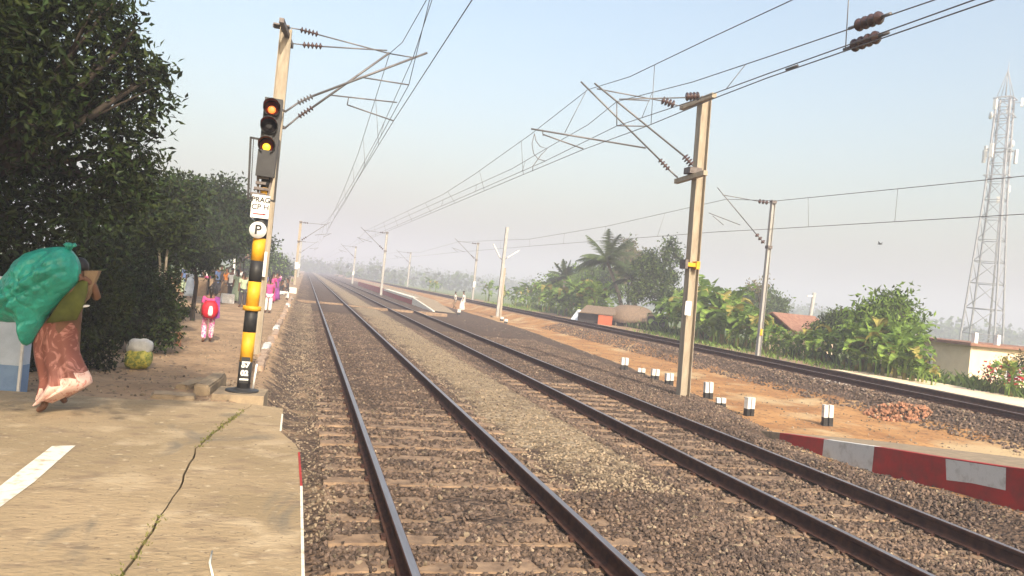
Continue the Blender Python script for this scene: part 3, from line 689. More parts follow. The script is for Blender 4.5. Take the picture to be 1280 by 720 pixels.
far_mast(-1.0, 85, -.0, 6.95, 1, 'hazy mast far down the left platform edge, above the seated people', plate=True, rad=.022, w=.24, matk='mast')
far_mast(8.55, 88, -.3, 7.0, -1, 'hazy white mast standing at the tip of the distant platform ramp', rad=.022, w=.24, matk='mast_g')
far_mast(20.6, 94, -.1, 7.3, -1, 'pale mast beside the farthest track, seen just left of the dark twin pole', plate=True, rad=.022, w=.22)
far_mast(9.2, 155, -.3, 7.2, -1, 'faint mast in the haze between the first and second tracks\' far ends', plate=True, rad=.026, w=.3)
far_mast(20.6, 158, -.1, 7.3, -1, 'faint small mast in the haze beyond the distant ramp', rad=.026, w=.3)
far_mast(-1.3, 150, 0, 7.0, 1, 'faintest mast, low beside the left platform far beyond the seated people', plate=True, rad=.026, w=.3)

# ------------------------------------------------------------------ overhead lines
def wire_pts(ctrl, seg=1):
    out = []
    for i in range(len(ctrl) - 1):
        a, b_ = Vector(ctrl[i]), Vector(ctrl[i+1]); n = max(1, int((b_ - a).length // 8)) if i else 1
        for k in range(n): out.append(a.lerp(b_, k / n))
    out.append(Vector(ctrl[-1])); return out
def span(x, ya, yb, zsup, zmid, n=10):
    return [(x, ya + (yb-ya)*k/n, zmid + (zsup - zmid) * (2*k/n - 1) ** 2) for k in range(n + 1)]
def overhead(name, label, ctrl_sets, droppers, group='overhead electric lines'):
    t = empty(name, (0, 0, 0), label=label, cat='overhead wires', group=group)
    for nm, ctrl, r in ctrl_sets: MB().tube(ctrl, r, 'steelw', 5).build(nm, t)
    for a, b_ in droppers: MB().tube([a, b_], .007, 'steelw', 5).build('dropper', t)
    return t
r0 = .0085
# first track
cA = [Vector((1.7, -20, 6.9)), atX(533, 0, 1.75), atX(503, 53, 1.6), atY(487, 67, YM + .4), atX(470, 130, 1.35), atX(429, 242, 1.35)] + [Vector((1.5, y, z)) for y, z in ((52, 6.3), (68, 6.45), (85, 7.0), (118, 6.3), (150, 7.0), (184, 6.3), (215, 7), (280, 6.6), (400, 6.8))]
cA = [Vector((1.7, -20, 6.9)), atX(533, 0, 1.75), atX(503, 53, 1.6), atY(487, 67, YM + .4)] + [Vector(p) for p in span(1.5, 22, 85, 6.9, 6.1, 8)[1:] + span(1.5, 85, 150, 7.0, 6.2, 6)[1:] + span(1.5, 150, 215, 7.0, 6.3, 5)[1:]] + [Vector((1.5, 400, 6.8))]
k0 = atY(516, 73, YM - .3)
cB = [Vector((1.95, -20, 6.9)), atX(540, 0, 1.95), k0] + [Vector((1.9 - .1 * i, y, z)) for i, (x, y, z) in enumerate(span(1.9, YM, 85, 7.0, 6.15, 8)[1:])] + [Vector((1.5, 150, 6.9))]
cC = [Vector((1.75, -20, 5.65)), atX(590, 0, 1.75), atY(492, 151, YM + .4)] + [Vector((1.6, 50, 5.75)), Vector((1.75, 85, 5.85)), Vector((1.6, 150, 5.9)), Vector((1.75, 215, 5.9)), Vector((1.7, 400, 5.9))]
cD = [Vector((1.6, -20, 6.1)), atX(537, 0, 1.9), atY(511, 106, YM - .3), Vector((1.8, 45, 6.0)), Vector((1.75, 85, 6.2))]
def interp(ctrl, Y_):
    for a, b_ in zip(ctrl[:-1], ctrl[1:]):
        if a.y <= Y_ <= b_.y: return a.lerp(b_, (Y_ - a.y) / max(b_.y - a.y, 1e-6))
dr = [(interp(cA, y), interp(cC, y)) for y in (22, 27, 33, 40, 48, 56, 64, 72, 79, 95, 110, 125)] + [(interp(cB, y), interp(cD, y)) for y in (14.5, 24, 31, 38)]
dr += [(interp(cC, 9.5) + Vector((0,0,1.5)), interp(cC, 9.5))]
overhead('overhead_line', 'group of thin wires above the nearest track, rising to the top of the picture', [('catenary_wire', cA, r0), ('catenary_wire', cB, r0), ('contact_wire', cC, r0), ('contact_wire', cD, r0)], dr)
# second track
XA = 6.2
dA = [Vector((6.3, -15, 6.3)), atX(990, 0, XA), atX(887, 48, XA), atX(787, 96, XA), atY(735, 112, YM + .6), atX(664, 167.5, 6.0), atX(593, 218, 5.9), atX(554, 243, 5.8)]
# the picture gives the directions, the far part follows the masts
far2 = lambda zo, zs: [Vector(p) for p in span(6.2, 88, 155, 6.9 + zo, 6.2 + zo, 6)] + [Vector((6.3, 220, 6.9 + zo)), Vector((6.3, 420, 6.8 + zo))]
dA = [p for p in dA if p.y < 60] + far2(0, 0)
dB = [Vector((6.6, -15, 5.6)), atX(1167.5, 0, 6.5), atX(960, 71, 6.6), atX(866, 102.4, 6.8)] + [atY(771, 127, YM - .5)] + [atX(735, 156, 6.75), atX(684, 185, 6.65), atX(640, 211, 6.5)]
dB = [p for p in dB if p.y < 60] + [Vector((6.4, 70, 6.4)), Vector((6.3, 88, 6.7))]
dC = [Vector((6.35, -15, 5.2)), atX(1217, 0, 6.3), atX(960, 92, 6.3), atX(895, 116, 6.35), atX(839, 135, 6.4), atY(771, 157.5, YM - .5), atX(680, 202, 6.5)]
dC = [p for p in dC if p.y < 60] + [Vector((6.35, 60, 5.9)), Vector((6.3, 88, 6.0))]
dD = [Vector((6.3, -15, 5.1)), atX(1241, 0, 6.25), atX(960, 97, 6.25), atX(895, 122, 6.25), atX(809, 157.5, 6.25), atY(728.7, 187, YM + .6), atX(664, 214, 6.15)]
dD = [p for p in dD if p.y < 60] + [Vector((6.3, 55, 5.7)), Vector((6.3, 88, 5.8)), Vector((6.2, 155, 5.8)), Vector((6.3, 220, 5.8)), Vector((6.3, 420, 5.8))]
dr = [(interp(dA, y), interp(dD, y)) for y in (8.2, 13.8, 22.6, 28, 34, 41, 49, 57, 66, 76, 100, 120, 140)] + [(interp(dB, y), interp(dC, y)) for y in (5.2, 11.2, 15.2, 24, 31, 39)]
ol2 = overhead('overhead_line', 'four wires with two dark insulators above the middle track, running to the top right', [('catenary_wire', dA, r0), ('catenary_wire', dB, r0), ('contact_wire', dC, r0), ('contact_wire', dD, r0)], dr)
for (a, b_) in (((1066, 34), (1108, 19)), ((1060, 60), (1105, 43))):
    pa, pb = atX(*a, 6.5), atX(*b_, 6.5)
    insulator(pa.lerp(pb, .12), pb.lerp(pa, .12), ol2, 'ins', .085, 4, .03)
    strut(pa.lerp(pb, -.12), pa.lerp(pb, .14), ol2, .022); strut(pb.lerp(pa, .14), pb.lerp(pa, -.12), ol2, .022)
pa, pb = atX(997, 82, 6.3), atX(983, 87, 6.3); strut(pa, pb, ol2, .02, name='clamp')
# third track
eA = [Vector((18.2, -10, 6.1)), atX(1280, 220, 18.3), atX(1132, 235, 18.2), atX(971, 251, 18.0), atY(908, 249, 31.0), Vector((18, 45, 6.5)), Vector((18, 62, 6.3)), Vector((18, 94, 7.1)), Vector((18, 126, 6.4)), Vector((18, 158, 7.1)), Vector((18, 400, 6.8))]
eC = [Vector((18.2, -10, 5.2)), atX(1280, 267.6, 18.2), atX(975, 285.6, 18.2), atY(893, 290, 31.0), Vector((18.1, 60, 5.7)), Vector((18, 94, 5.8)), Vector((18, 400, 5.8))]
dr = [(interp(eA, y), interp(eC, y)) for y in (20.6, 25, 37, 45, 53, 62, 72, 82)]
overhead('overhead_line', 'two thin wires above the farthest track, crossing in front of the lattice tower', [('catenary_wire', eA, .012), ('contact_wire', eC, .012)], dr)

# ------------------------------------------------------------------ signal
bs = Vector((-.65, 10.5, .34))
sg = empty('railway_signal', bs, label='railway signal with two lit lamps on a yellow and black banded post', cat='railway signal')
def LS(x, y, Yo=0): return atY(x, y, bs.y + Yo) - bs
# concrete base block
mb = MB(); v_ = [(-.34,-.36),(.30,-.33),(.33,.30),(-.30,.34)]
mb.add([(x, y, -.45) for x, y in v_] + [(x*.97, y*.97, -.015) for x, y in v_], [(0,3,2,1),(4,5,6,7),(0,1,5,4),(1,2,6,5),(2,3,7,6),(3,0,4,7)], 'conc_old'); mb.build('base_block', sg)
mb = MB(); mb.lathe((0,0,-.014), (0,0,.03), [(0,.21),(.4,.21),(.5,.17),(.6,.10),(1,.10)], 'black', 24); mb.build('base_plate', sg)
# pole, banded; slight lean follows the photo
zt = LS(334, 222).z; pb_ = LS(304, 486)
bands = [(488, 'black'), (452, 'yellow'), (415, 'black'), (384, 'yellow'), (352, 'black'), (326, 'yellow'), (298, 'black'), (268, 'black'), (244, 'yellow'), (235, 'black'), (222, 'steel')]
def px_at(y): return 303.5 + (488 - y) * (333 - 303.5) / (488 - 222)
mb = MB()
for i in range(len(bands) - 1):
    y0, k = bands[i]; y1 = bands[i+1][0]
    a = LS(px_at(y0), y0); b_ = LS(px_at(y1), y1); a.y = b_.y = 0
    if i == 0: a.z = .02
    mb.tube([a, b_], (.082 if y1 > 235 else .06), k, 24)
mb.build('pole', sg)
axis_x = lambda z: float(np.interp(z, [0, zt], [LS(303.5, 488).x, LS(333, 222).x]))
# flange bolts, ring
z_ = LS(312, 385).z; MB().lathe((axis_x(z_), 0, z_-.03), (axis_x(z_), 0, z_+.03), [(0,.115),(1,.115)], 'yellow', 20).build('clamp', sg)
# conduit behind
MB().tube([LS(321, 455, .12), LS(316, 486, .12)], .014, 'whitecloth', 8).build('conduit', sg)
# text helper
def text(body, size, loc, k, parent, name='lettering', rot=(math.pi/2, 0, 0), ext=.002, align='CENTER', bold=0):
    cu = bpy.data.curves.new('txt', 'FONT'); cu.body = body; cu.size = size; cu.align_x = align; cu.align_y = 'CENTER'; cu.extrude = ext; cu.offset = bold
    tmp = bpy.data.objects.new('txt', cu); C.objects.link(tmp); dg = bpy.context.evaluated_depsgraph_get(); dg.update()
    me = bpy.data.meshes.new_from_object(tmp.evaluated_get(dg)); bpy.data.objects.remove(tmp); bpy.data.curves.remove(cu)
    me.materials.clear(); me.materials.append(M[k]); o = bpy.data.objects.new(name, me); link(o, parent); o.location = loc; o.rotation_euler = rot; return o
FACE = -PSI * 0   # signs face the viewer down the line
# sign plate
c_ = LS(326, 259); 
pl_ = MB().box((c_.x, -.104, c_.z), (.225, .012, .30), 'white').build('sign_plate', sg)
text('PRAG', .092, (c_.x, -.114, c_.z + .085), 'ink', pl_, bold=.002); text('CP H', .098, (c_.x, -.114, c_.z - .01), 'ink', pl_, bold=.001)
mb = MB(); mb.box((c_.x - .005, -.112, c_.z - .098), (.155, .004, .014), 'redink'); mb.add([(c_.x+.045,-.114,c_.z-.085),(c_.x+.085,-.114,c_.z-.098),(c_.x+.045,-.114,c_.z-.111),(c_.x+.045,-.110,c_.z-.085),(c_.x+.085,-.110,c_.z-.098),(c_.x+.045,-.110,c_.z-.111)], [(0,2,1),(3,4,5),(0,1,4,3),(1,2,5,4),(2,0,3,5)], 'redink'); mb.build('lettering', pl_)
c_ = LS(323, 288); pd = MB().lathe((c_.x, -.114, c_.z), (c_.x, -.099, c_.z), [(0,.108),(1,.108)], 'white', 32).build('letter_disc', sg)
text('P', .17, (c_.x, -.117, c_.z), 'ink', pd, bold=.004)
c_ = LS(307, 457); 
nb = MB().box((c_.x + .0, -.083, c_.z - .05), (.11, .006, .34), 'black').build('number_plate', sg)
text('57', .10, (c_.x + .005, -.089, c_.z + .02), 'white', nb, bold=.006); text('02', .09, (c_.x, -.089, c_.z - .09), 'white', nb, bold=.006)
MB().box((c_.x, -.088, c_.z - .17), (.11, .004, .022), 'white').build('lettering', nb)
# heads
ang = math.atan2(axis_x(zt) - axis_x(0), zt)
hd = bpy.data.objects.new('signal_head', None)
def LH(x, y): p = LS(x, y); return Vector((p.x, 0, p.z))
h0, h1 = LH(332, 221), LH(343, 125)
d_ = (h1 - h0).normalized(); ang = math.atan2(d_.x, d_.z)
RH = Matrix.Rotation(ang, 3, 'Y')
mb = MB(); mb.box((h0 + h1) / 2 + Vector((0, -.03, 0)), (.225, .16, (h1 - h0).length), 'housing', mtx=RH)
q = LH(333, 206); mb.box(q + Vector((0, -.125, 0)), (.225, .06, .34), 'housing', mtx=RH)
head = mb.build('signal_head', sg)
def visor(parent, c, r, L_):
    # open tube: outer and inner wall, cut away underneath
    n = 28; vs = []; fs = []; n2 = 23
    for i in range(n2 + 1):
        a = math.radians(-60 + 300 * i / n2)
        full = L_ * (.45 + .55 * max(0, math.sin(a)) if math.sin(a) < .3 else 1)
        for rr_ in (r, r - .008):
            for yy in (0, -full): vs.append((c.x + rr_*math.cos(a), c.y + yy, c.z + rr_*math.sin(a)))
    for i in range(n2):
        a = i*4; b_ = a+4
        fs += [(a, a+1, b_+1, b_), (a+2, b_+2, b_+3, a+3), (a+1, a+3, b_+3, b_+1)]
    mb = MB(); mb.v = vs
    for j, f_ in enumerate(fs): mb.f.append(f_); mb.mi.append(mb._m('black' if j % 3 != 1 else 'visor_in')); mb.sm.append(True)
    return mb.build('visor', parent)
for (x, y), lk, on in (((340.5, 138), 'lamp_amber', 1), ((337, 160), 'lens_off', 0), ((334, 184), 'lamp_yellow', 1)):
    c = LH(x, y) + Vector((0, -.112, 0))
    ringo = MB().lathe(c, c + Vector((0, -.02, 0)), [(0, .105), (1, .105)], 'black', 28).build('lens', head)
    MB().lathe(c + Vector((0, -.02, 0)), c + Vector((0, -.028, 0)), [(0, .085), (1, .085)], 'visor_in' if on else 'lens_off', 28).build('reflector', ringo)
    cc = c + Vector((-.0, -.03, -.02)) if on else c + Vector((0, -.03, 0))
    MB().lathe(cc, cc + Vector((0, -.012, 0)), [(0, .050), (.6, .046), (1, .030)], lk, 24).build('lamp', ringo)
    visor(head, c, .108, .17)
# guard cage and small ladder brackets
mb = MB(); 
def bar2(a, b_, w=.026): mb.bar(LS(*a, .1), LS(*b_, .1), w, w, 'housing')
bar2((313.5, 171), (310, 249)); bar2((349.5, 176), (343, 252)); bar2((313.5, 172), (330, 175)); bar2((336, 250), (344, 252)); bar2((309, 248), (322, 249)); bar2((343, 176), (350, 176)); bar2((317, 173), (313, 249), .01)
mb.build('guard_cage', sg)
mb = MB(); q0, q1 = LH(331, 223), LH(328, 244)
for i in range(4):
    q = q0.lerp(q1, i/3); mb.box(q + Vector((rc.uniform(-.05, .05), -.05, 0)), (.16 + rc.uniform(-.04, .06), .1, .035), 'steel')
mb.bar(q0 + Vector((-.09,-.04,.05)), q1 + Vector((-.05,-.04,0)), .03, .03, 'steel'); mb.bar(q0 + Vector((.10,-.04,.05)), q1 + Vector((.07,-.04,0)), .03, .03, 'steel'); mb.build('bracket', sg)

# broken kerb blocks beside the signal's base
def block(name, c, d, rz, label, k='conc_old', tilt=0, seed=1, group='broken kerb blocks', cat='concrete block'):
    rr_ = random.Random(seed); import bmesh
    bm = bmesh.new(); bmesh.ops.create_cube(bm, size=1); bmesh.ops.scale(bm, vec=d, verts=bm.verts); bmesh.ops.bevel(bm, geom=bm.edges[:], offset=.02, segments=2, affect='EDGES')
    bmesh.ops.subdivide_edges(bm, edges=bm.edges[:], cuts=2, use_grid_fill=True)
    for v in bm.verts: v.co += Vector([rr_.uniform(-.008, .008) for _ in range(3)])
    me = bpy.data.meshes.new(name); bm.to_mesh(me); bm.free(); me.materials.append(M[k]); o = link(bpy.data.objects.new(name, me)); o.location = c; o.rotation_euler = (tilt, tilt * .6, rz)
    return tag(o, label, cat, group)
pb1 = atZ(263, 488, .28); block('kerb_block', (-1.09, 11.0, .26), (.20, 1.05, .26), -.10, 'longest broken kerb stone, lying against the left of the signal base', tilt=.03, seed=2)
block('kerb_block', (-1.33, 11.15, .22), (.18, .62, .2), -.35, 'short broken kerb stone, second from the signal base', tilt=.05, seed=3)
block('kerb_block', (-1.42, 10.15, .235), (.5, .3, .14), .1, 'flat broken slab lying just behind the platform crack end', tilt=.02, seed=4)

ORD = 'first second third fourth fifth sixth seventh eighth ninth tenth eleventh twelfth thirteenth fourteenth fifteenth sixteenth seventeenth eighteenth nineteenth twentieth twenty-first twenty-second twenty-third twenty-fourth twenty-fifth twenty-sixth twenty-seventh twenty-eighth twenty-ninth thirtieth thirty-first thirty-second thirty-third thirty-fourth thirty-fifth thirty-sixth thirty-seventh thirty-eighth'.split()
# edging stones along the path beyond the signal
def pale_post(x, y): pass
Y_ = 15.2; i = 0; rs = random.Random(21)
while Y_ < 52:
    L = rs.uniform(.8, 1.3)
    edn = ORD[i] + ' nearest kerb stone in the line edging the footpath'
    block('edging_stone', (-.70 + rs.uniform(-.04, .04), Y_ + L/2, gz(-1.2, Y_) - .035 + rs.uniform(-.03, .03)), (.17, L, .24), rs.uniform(-.05, .05), edn, k='paint_gw' if rs.random() < .15 else 'kerb_cream', tilt=rs.uniform(-.02, .02), seed=100 + i, group='edging stones along the footpath', cat='kerb stone')
    Y_ += L + rs.uniform(.02, .25); i += 1

# white topped marker posts
def marker(p, h, label, tilt):
    t = empty('marker_post', p, R0.uniform(-.3, .3), label=label, cat='marker post', group='white topped marker posts')
    def shaft(z0, z1, k, nm):
        mb = MB()
        for sx_ in (-.065, .065):
            mb.box((sx_, 0, (z0+z1)/2), (.10, .12, z1-z0), k)
        return mb.build(nm, t)
    a = shaft(-.12, h*.42, 'black', 'shaft'); b_ = shaft(h*.42, h, 'paint_gw', 'cap'); t.rotation_euler[1] = tilt
labs = ['smallest far marker post, leftmost of the row beside the ballast edge', 'short marker post, second from the left of the row', 'marker post third in the row, left of the tall right mast', 'marker post right against the left side of the tall right mast',
        'taller marker post just to the right of the tall right mast', 'tiny stub of a marker post between two taller ones', 'leaning marker post right of the tiny stub', 'marker post standing apart on the orange dirt, nearest the painted ramp']
for i, ((x, y), h, lb) in enumerate(zip([(780, 465), (801, 471), (818, 477), (836, 483), (885, 498), (901, 506), (936, 517), (1034, 529)], [.42, .22, .34, .36, .48, .22, .46, .50], labs)):
    p = atZ(x, y, -.40); p.z = gz(p.x, p.y) - .01; marker(p, h, lb, R0.uniform(-.06, .06))
p = atZ(573, 396, -.46); marker((p.x, p.y, gz(p.x, p.y)), .45, 'lone white marker post in front of the person in white', 0)
for j, (x, y, lb) in enumerate(((627, 401, 'small white stub to the right of the dark twin pole'), (632, 404, 'small white stub farther right of the dark twin pole'))):
    p = atZ(x, y, -.46); marker((p.x, p.y, gz(p.x, p.y)), .3, lb, .05)

# twin pole with two lamp tubes
p = atZ(622, 397, -.46); p.z = gz(p.x, p.y)
tp = empty('lamp_pole', p, label='dark leaning twin pole with two white tube lamps, on the orange dirt', cat='lamp pole')
def LP_(x, y): return atY(x, y, p.y) - p
mb = MB(); mb.bar(LP_(621, 399), LP_(634, 284), .24, .22, 'mast_g'); mb.build('pole', tp)
mb = MB(); mb.bar(LP_(625, 398), LP_(631, 335), .16, .16, 'mast'); mb.build('brace', tp)
mb = MB(); mb.box((.1, 0, .03), (1.2, .9, .1), 'conc_old'); mb.build('foot', tp)
for a, b_ in (((625, 322), (617, 305)), ((634, 322), (649, 313))):
    l_ = MB().bar(LP_(*a), LP_(*b_), .11, .08, 'paint_gw').build('lamp_tube', tp); MB().bar(LP_(*a), LP_(629, 326), .05, .05, 'steel').build('bracket', l_)

# small leaning pole and street lamp poles
def simple_pole(name, pts, r, k, label, cat, top=None):
    o = empty(name, pts[0], label=label, cat=cat); MB().tube([q - pts[0] for q in pts], r, k, 10).build('pole', o)
    if top: top(o, pts[-1] - pts[0])
    return o
def arm(o, q): MB().bar(q + Vector((-.5, 0, -.25)), q + Vector((.02, 0, -.2)), .08, .06, 'white').build('crossarm', o)
simple_pole('utility_pole', [atD(1008, 425, 48), atD(1018, 366, 48)], [.14, .11], 'mast_g', 'short tilted grey pole behind the red tiled house', 'utility pole', arm)
simple_pole('utility_pole', [atD(1040, 425, 42), atD(1052, 386, 42)], [.07, .06], 'bark', 'thin dark tilted pole left of the big green tree', 'utility pole')

# rubble of broken brick, a patch of spilt lime
cr_ = atZ(1120, 522, -.42); rng2 = np.random.default_rng(4)
n = 420; a = rng2.uniform(0, 6.28, n); r_ = np.sqrt(rng2.uniform(0, 1, n)); ht = (1 - r_ ** .8) * .34 * (.6 + .4 * np.sin(a * 3) ** 2)
pts = np.stack([cr_.x + np.cos(a)*r_*.75, cr_.y + np.sin(a)*r_*.9, ground(cr_.x + np.cos(a)*r_*.75, cr_.y + np.sin(a)*r_*.9) + ht * rng2.uniform(.5, 1, n) + .02], -1)
stones('rubble_heap', pts, rng2.uniform(.02, .085, n) * rng2.uniform(.6, 1.1, n), ['brick', 'stone2'], rng2, 'small heap of broken orange bricks on the dirt before the far bank', 'rubble heap', flat=1, kind='thing')
c_ = atZ(1060, 484, -.12); n = 700; pts = np.stack([c_.x + rng2.normal(0, .28, n), c_.y + rng2.normal(0, 1.1, n), np.zeros(n)], -1); pts[:, 2] = ground(pts[:, 0], pts[:, 1]) + .02
stones('lime_gravel', pts, rng2.uniform(.02, .05, n), 'lime', rng2, 'patch of pale gravel spilt on the far track bank', 'gravel')
# flat dark slab lying at right edge
block('stone_slab', (13.25, 10.2, -.36), (.5, .8, .10), .5, 'flat dark slab lying on the dirt at the right picture edge', seed=9, group='loose slabs', cat='stone slab')

# ------------------------------------------------------------------ trees and plants
def leaf_cloud(name, blobs, n, size, mk, parent, rng_, lump=.3, shell=.5, droop=.3, wid=.42, sd=1.0, kind=None, mix=None):
    vol = np.array([b[3] * b[4] * b[5] for b in blobs]) ** .75; pb = vol / vol.sum()
    bi = rng_.choice(len(blobs), n, p=pb); B = np.array(blobs)[bi]
    d = rng_.normal(size=(n, 3)); d /= np.linalg.norm(d, axis=1)[:, None]
    ph = B[:, 0] * 3.1 + B[:, 1] * 1.7
    lm = 1 + lump * (np.sin(d[:, 0] * 5 + ph) * np.sin(d[:, 1] * 5.3 + ph * 2) + .6 * np.sin(d[:, 2] * 8 + ph * 3) * np.sin(d[:, 0] * 9 + ph))
    # clusters: leaves bunch into sprays
    r = shell + (1 - shell) * rng_.uniform(size=n) ** .6
    r = np.minimum(r * lm, 1.18)
    p = B[:, :3] + d * r[:, None] * B[:, 3:6]
    ns = max(8, n // 26); sc = p[rng_.integers(0, n, ns)]; pick = rng_.integers(0, ns, n)
    tw = rng_.uniform(size=n) < .62
    # offset part of the leaves on sprays around their centres
    off = np.clip(rng_.normal(size=(n, 3)), -1.7, 1.7) * size * 1.1
    p = np.where(tw[:, None], sc[pick] + off, p)
    a = rng_.normal(size=(n, 3)) + d * .7; a[:, 2] -= droop; a /= np.linalg.norm(a, axis=1)[:, None]
    q = rng_.normal(size=(n, 3)); q -= a * np.sum(a * q, 1)[:, None]; q /= np.linalg.norm(q, axis=1)[:, None]
    nn = np.cross(a, q)
    L = size * rng_.uniform(.6, 1.3, n)[:, None]; w = L * wid
    V_ = np.stack([p, p + a*L*.5 + q*w*.5 + nn*L*.06, p + a*L - nn*L*.08, p + a*L*.5 - q*w*.5 + nn*L*.06], 1).reshape(-1, 3)
    F_ = np.arange(n * 4).reshape(n, 4)
    mks = mk if isinstance(mk, list) else [mk]
    mi = rng_.choice(len(mks), n, p=mix) if len(mks) > 1 else None
    o = fastmesh(name, V_, F_, mks, mi, parent=parent)
    if kind: o['kind'] = kind
    return o
def tree(name, label, cat, base, blobs, n, size, mk, r=.15, group=None, rng_=NP, barkk='bark', **kw):
    """blobs are in world space"""
    base = Vector(base); t = empty(name, base, label=label, cat=cat, group=group)
    mb = MB(); top = Vector((sum(b[0] for b in blobs)/len(blobs), sum(b[1] for b in blobs)/len(blobs), sum(b[2] for b in blobs)/len(blobs))) - base
    rr_ = random.Random(hash(label) % 1000 if False else len(label) * 7 + int(abs(base.x) * 10))
    k1 = Vector((top.x * .25 + rr_.uniform(-.2, .2) * r * 4, top.y * .25, top.z * .45))
    mb.tube([(0, 0, -.3), (0.02, 0, .1), k1 * .5, k1, top], [r * 1.35, r, r * .9, r * .75, r * .3], barkk, 9)
    for b in blobs:
        e = Vector(b[:3]) - base; s_ = k1.lerp(top, rr_.uniform(0, .7)); m_ = s_.lerp(e, .5) + Vector((rr_.uniform(-.2, .2), rr_.uniform(-.2, .2), rr_.uniform(-.1, .3))) * b[3] * .4
        mb.tube([s_, m_, e], [r * .42, r * .25, r * .06], barkk, 6)
        for _ in range(3):
            f_ = e + Vector((rr_.uniform(-1, 1) * b[3], rr_.uniform(-1, 1) * b[4], rr_.uniform(-1, 1) * b[5])) * .8
            mb.tube([m_.lerp(e, rr_.uniform(0, .8)), f_], [r * .14, r * .03], barkk, 5)
    mb.build('trunk', t)
    loc = [(b[0] - base.x, b[1] - base.y, b[2] - base.z, b[3], b[4], b[5]) for b in blobs]
    leaf_cloud('crown', loc, n, size, mk, t, rng_, **kw)
    return t
def pb(x, y, d, rpx, ry=None, rz=None):
    """a blob seen at pixel x, y at distance d with a radius given in pixels"""
    p = atD(x, y, d); s = d / F; return (p.x, p.y, p.z, rpx * s, (ry if ry else rpx) * s, (rz if rz else rpx) * s)

# the great dark tree on the left
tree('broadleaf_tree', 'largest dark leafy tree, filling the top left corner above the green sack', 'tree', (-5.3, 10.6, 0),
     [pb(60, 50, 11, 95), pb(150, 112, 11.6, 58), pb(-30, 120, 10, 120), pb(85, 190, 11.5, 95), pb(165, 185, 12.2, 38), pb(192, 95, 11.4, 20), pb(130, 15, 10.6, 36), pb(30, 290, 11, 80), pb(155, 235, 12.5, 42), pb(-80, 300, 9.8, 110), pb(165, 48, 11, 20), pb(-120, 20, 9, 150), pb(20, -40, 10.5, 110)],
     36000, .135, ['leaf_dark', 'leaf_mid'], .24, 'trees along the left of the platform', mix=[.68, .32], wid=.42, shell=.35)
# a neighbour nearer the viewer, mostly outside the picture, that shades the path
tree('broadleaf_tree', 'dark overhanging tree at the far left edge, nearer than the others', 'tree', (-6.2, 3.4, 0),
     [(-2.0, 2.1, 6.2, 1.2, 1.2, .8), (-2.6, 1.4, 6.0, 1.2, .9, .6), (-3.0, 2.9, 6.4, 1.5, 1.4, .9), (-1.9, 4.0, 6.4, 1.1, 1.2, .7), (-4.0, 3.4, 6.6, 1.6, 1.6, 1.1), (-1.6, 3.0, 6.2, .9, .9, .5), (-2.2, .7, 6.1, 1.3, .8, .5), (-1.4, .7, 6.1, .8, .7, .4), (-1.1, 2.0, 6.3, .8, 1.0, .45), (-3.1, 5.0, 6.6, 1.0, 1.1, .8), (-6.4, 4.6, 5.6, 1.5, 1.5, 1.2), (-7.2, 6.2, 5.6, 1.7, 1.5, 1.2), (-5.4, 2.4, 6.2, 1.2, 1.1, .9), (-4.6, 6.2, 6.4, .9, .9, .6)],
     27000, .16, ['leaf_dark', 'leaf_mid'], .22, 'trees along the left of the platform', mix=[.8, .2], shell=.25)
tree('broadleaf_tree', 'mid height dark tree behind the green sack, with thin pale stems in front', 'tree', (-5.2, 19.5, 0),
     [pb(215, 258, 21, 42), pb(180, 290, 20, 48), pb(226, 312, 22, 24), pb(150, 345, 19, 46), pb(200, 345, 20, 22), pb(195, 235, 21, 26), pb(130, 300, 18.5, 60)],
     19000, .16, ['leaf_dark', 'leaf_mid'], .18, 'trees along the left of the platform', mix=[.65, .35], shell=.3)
tree('broadleaf_tree', 'rounder green tree between the dark stem and the signal post', 'tree', (-7.2, 32, 0),
     [pb(270, 256, 33, 34), pb(252, 286, 31, 30), pb(296, 264, 34, 24), pb(283, 298, 33, 26), pb(300, 296, 35, 20), pb(240, 240, 31, 22), pb(262, 312, 32, 20)],
     15000, .22, ['leaf_mid', 'leaf_dark'], .2, 'trees along the left of the platform', mix=[.6, .4], shell=.3)
tree('broadleaf_tree', 'sparse small tree whose branch tips show just right of the signal post', 'tree', (-5.2, 46, 0),
     [pb(336, 306, 48, 9), pb(343, 301, 48, 5), pb(326, 318, 48, 12), pb(318, 300, 48, 14), pb(334, 325, 48, 8)], 1500, .25, 'leaf_mid', .1, 'trees along the left of the platform', shell=.1)
tree('broadleaf_tree', 'pale hazy tree beyond the signal post, above the seated people', 'tree', (-8.5, 84, 0),
     [pb(338, 330, 86, 17), pb(350, 338, 90, 12), pb(325, 335, 84, 17), pb(312, 325, 82, 18), pb(345, 345, 90, 9)], 6500, .42, ['leaf_mid', 'leaf_lite'], .25, 'trees along the left of the platform', mix=[.7, .3], shell=.3)
tree('broadleaf_tree', 'faintest tree on the left, fading in haze behind the far mast', 'tree', (-9, 150, 0), [pb(358, 338, 150, 8), pb(350, 335, 150, 9), pb(365, 342, 150, 6)], 2500, .6, 'leaf_mid', .3, 'trees along the left of the platform', shell=.3)
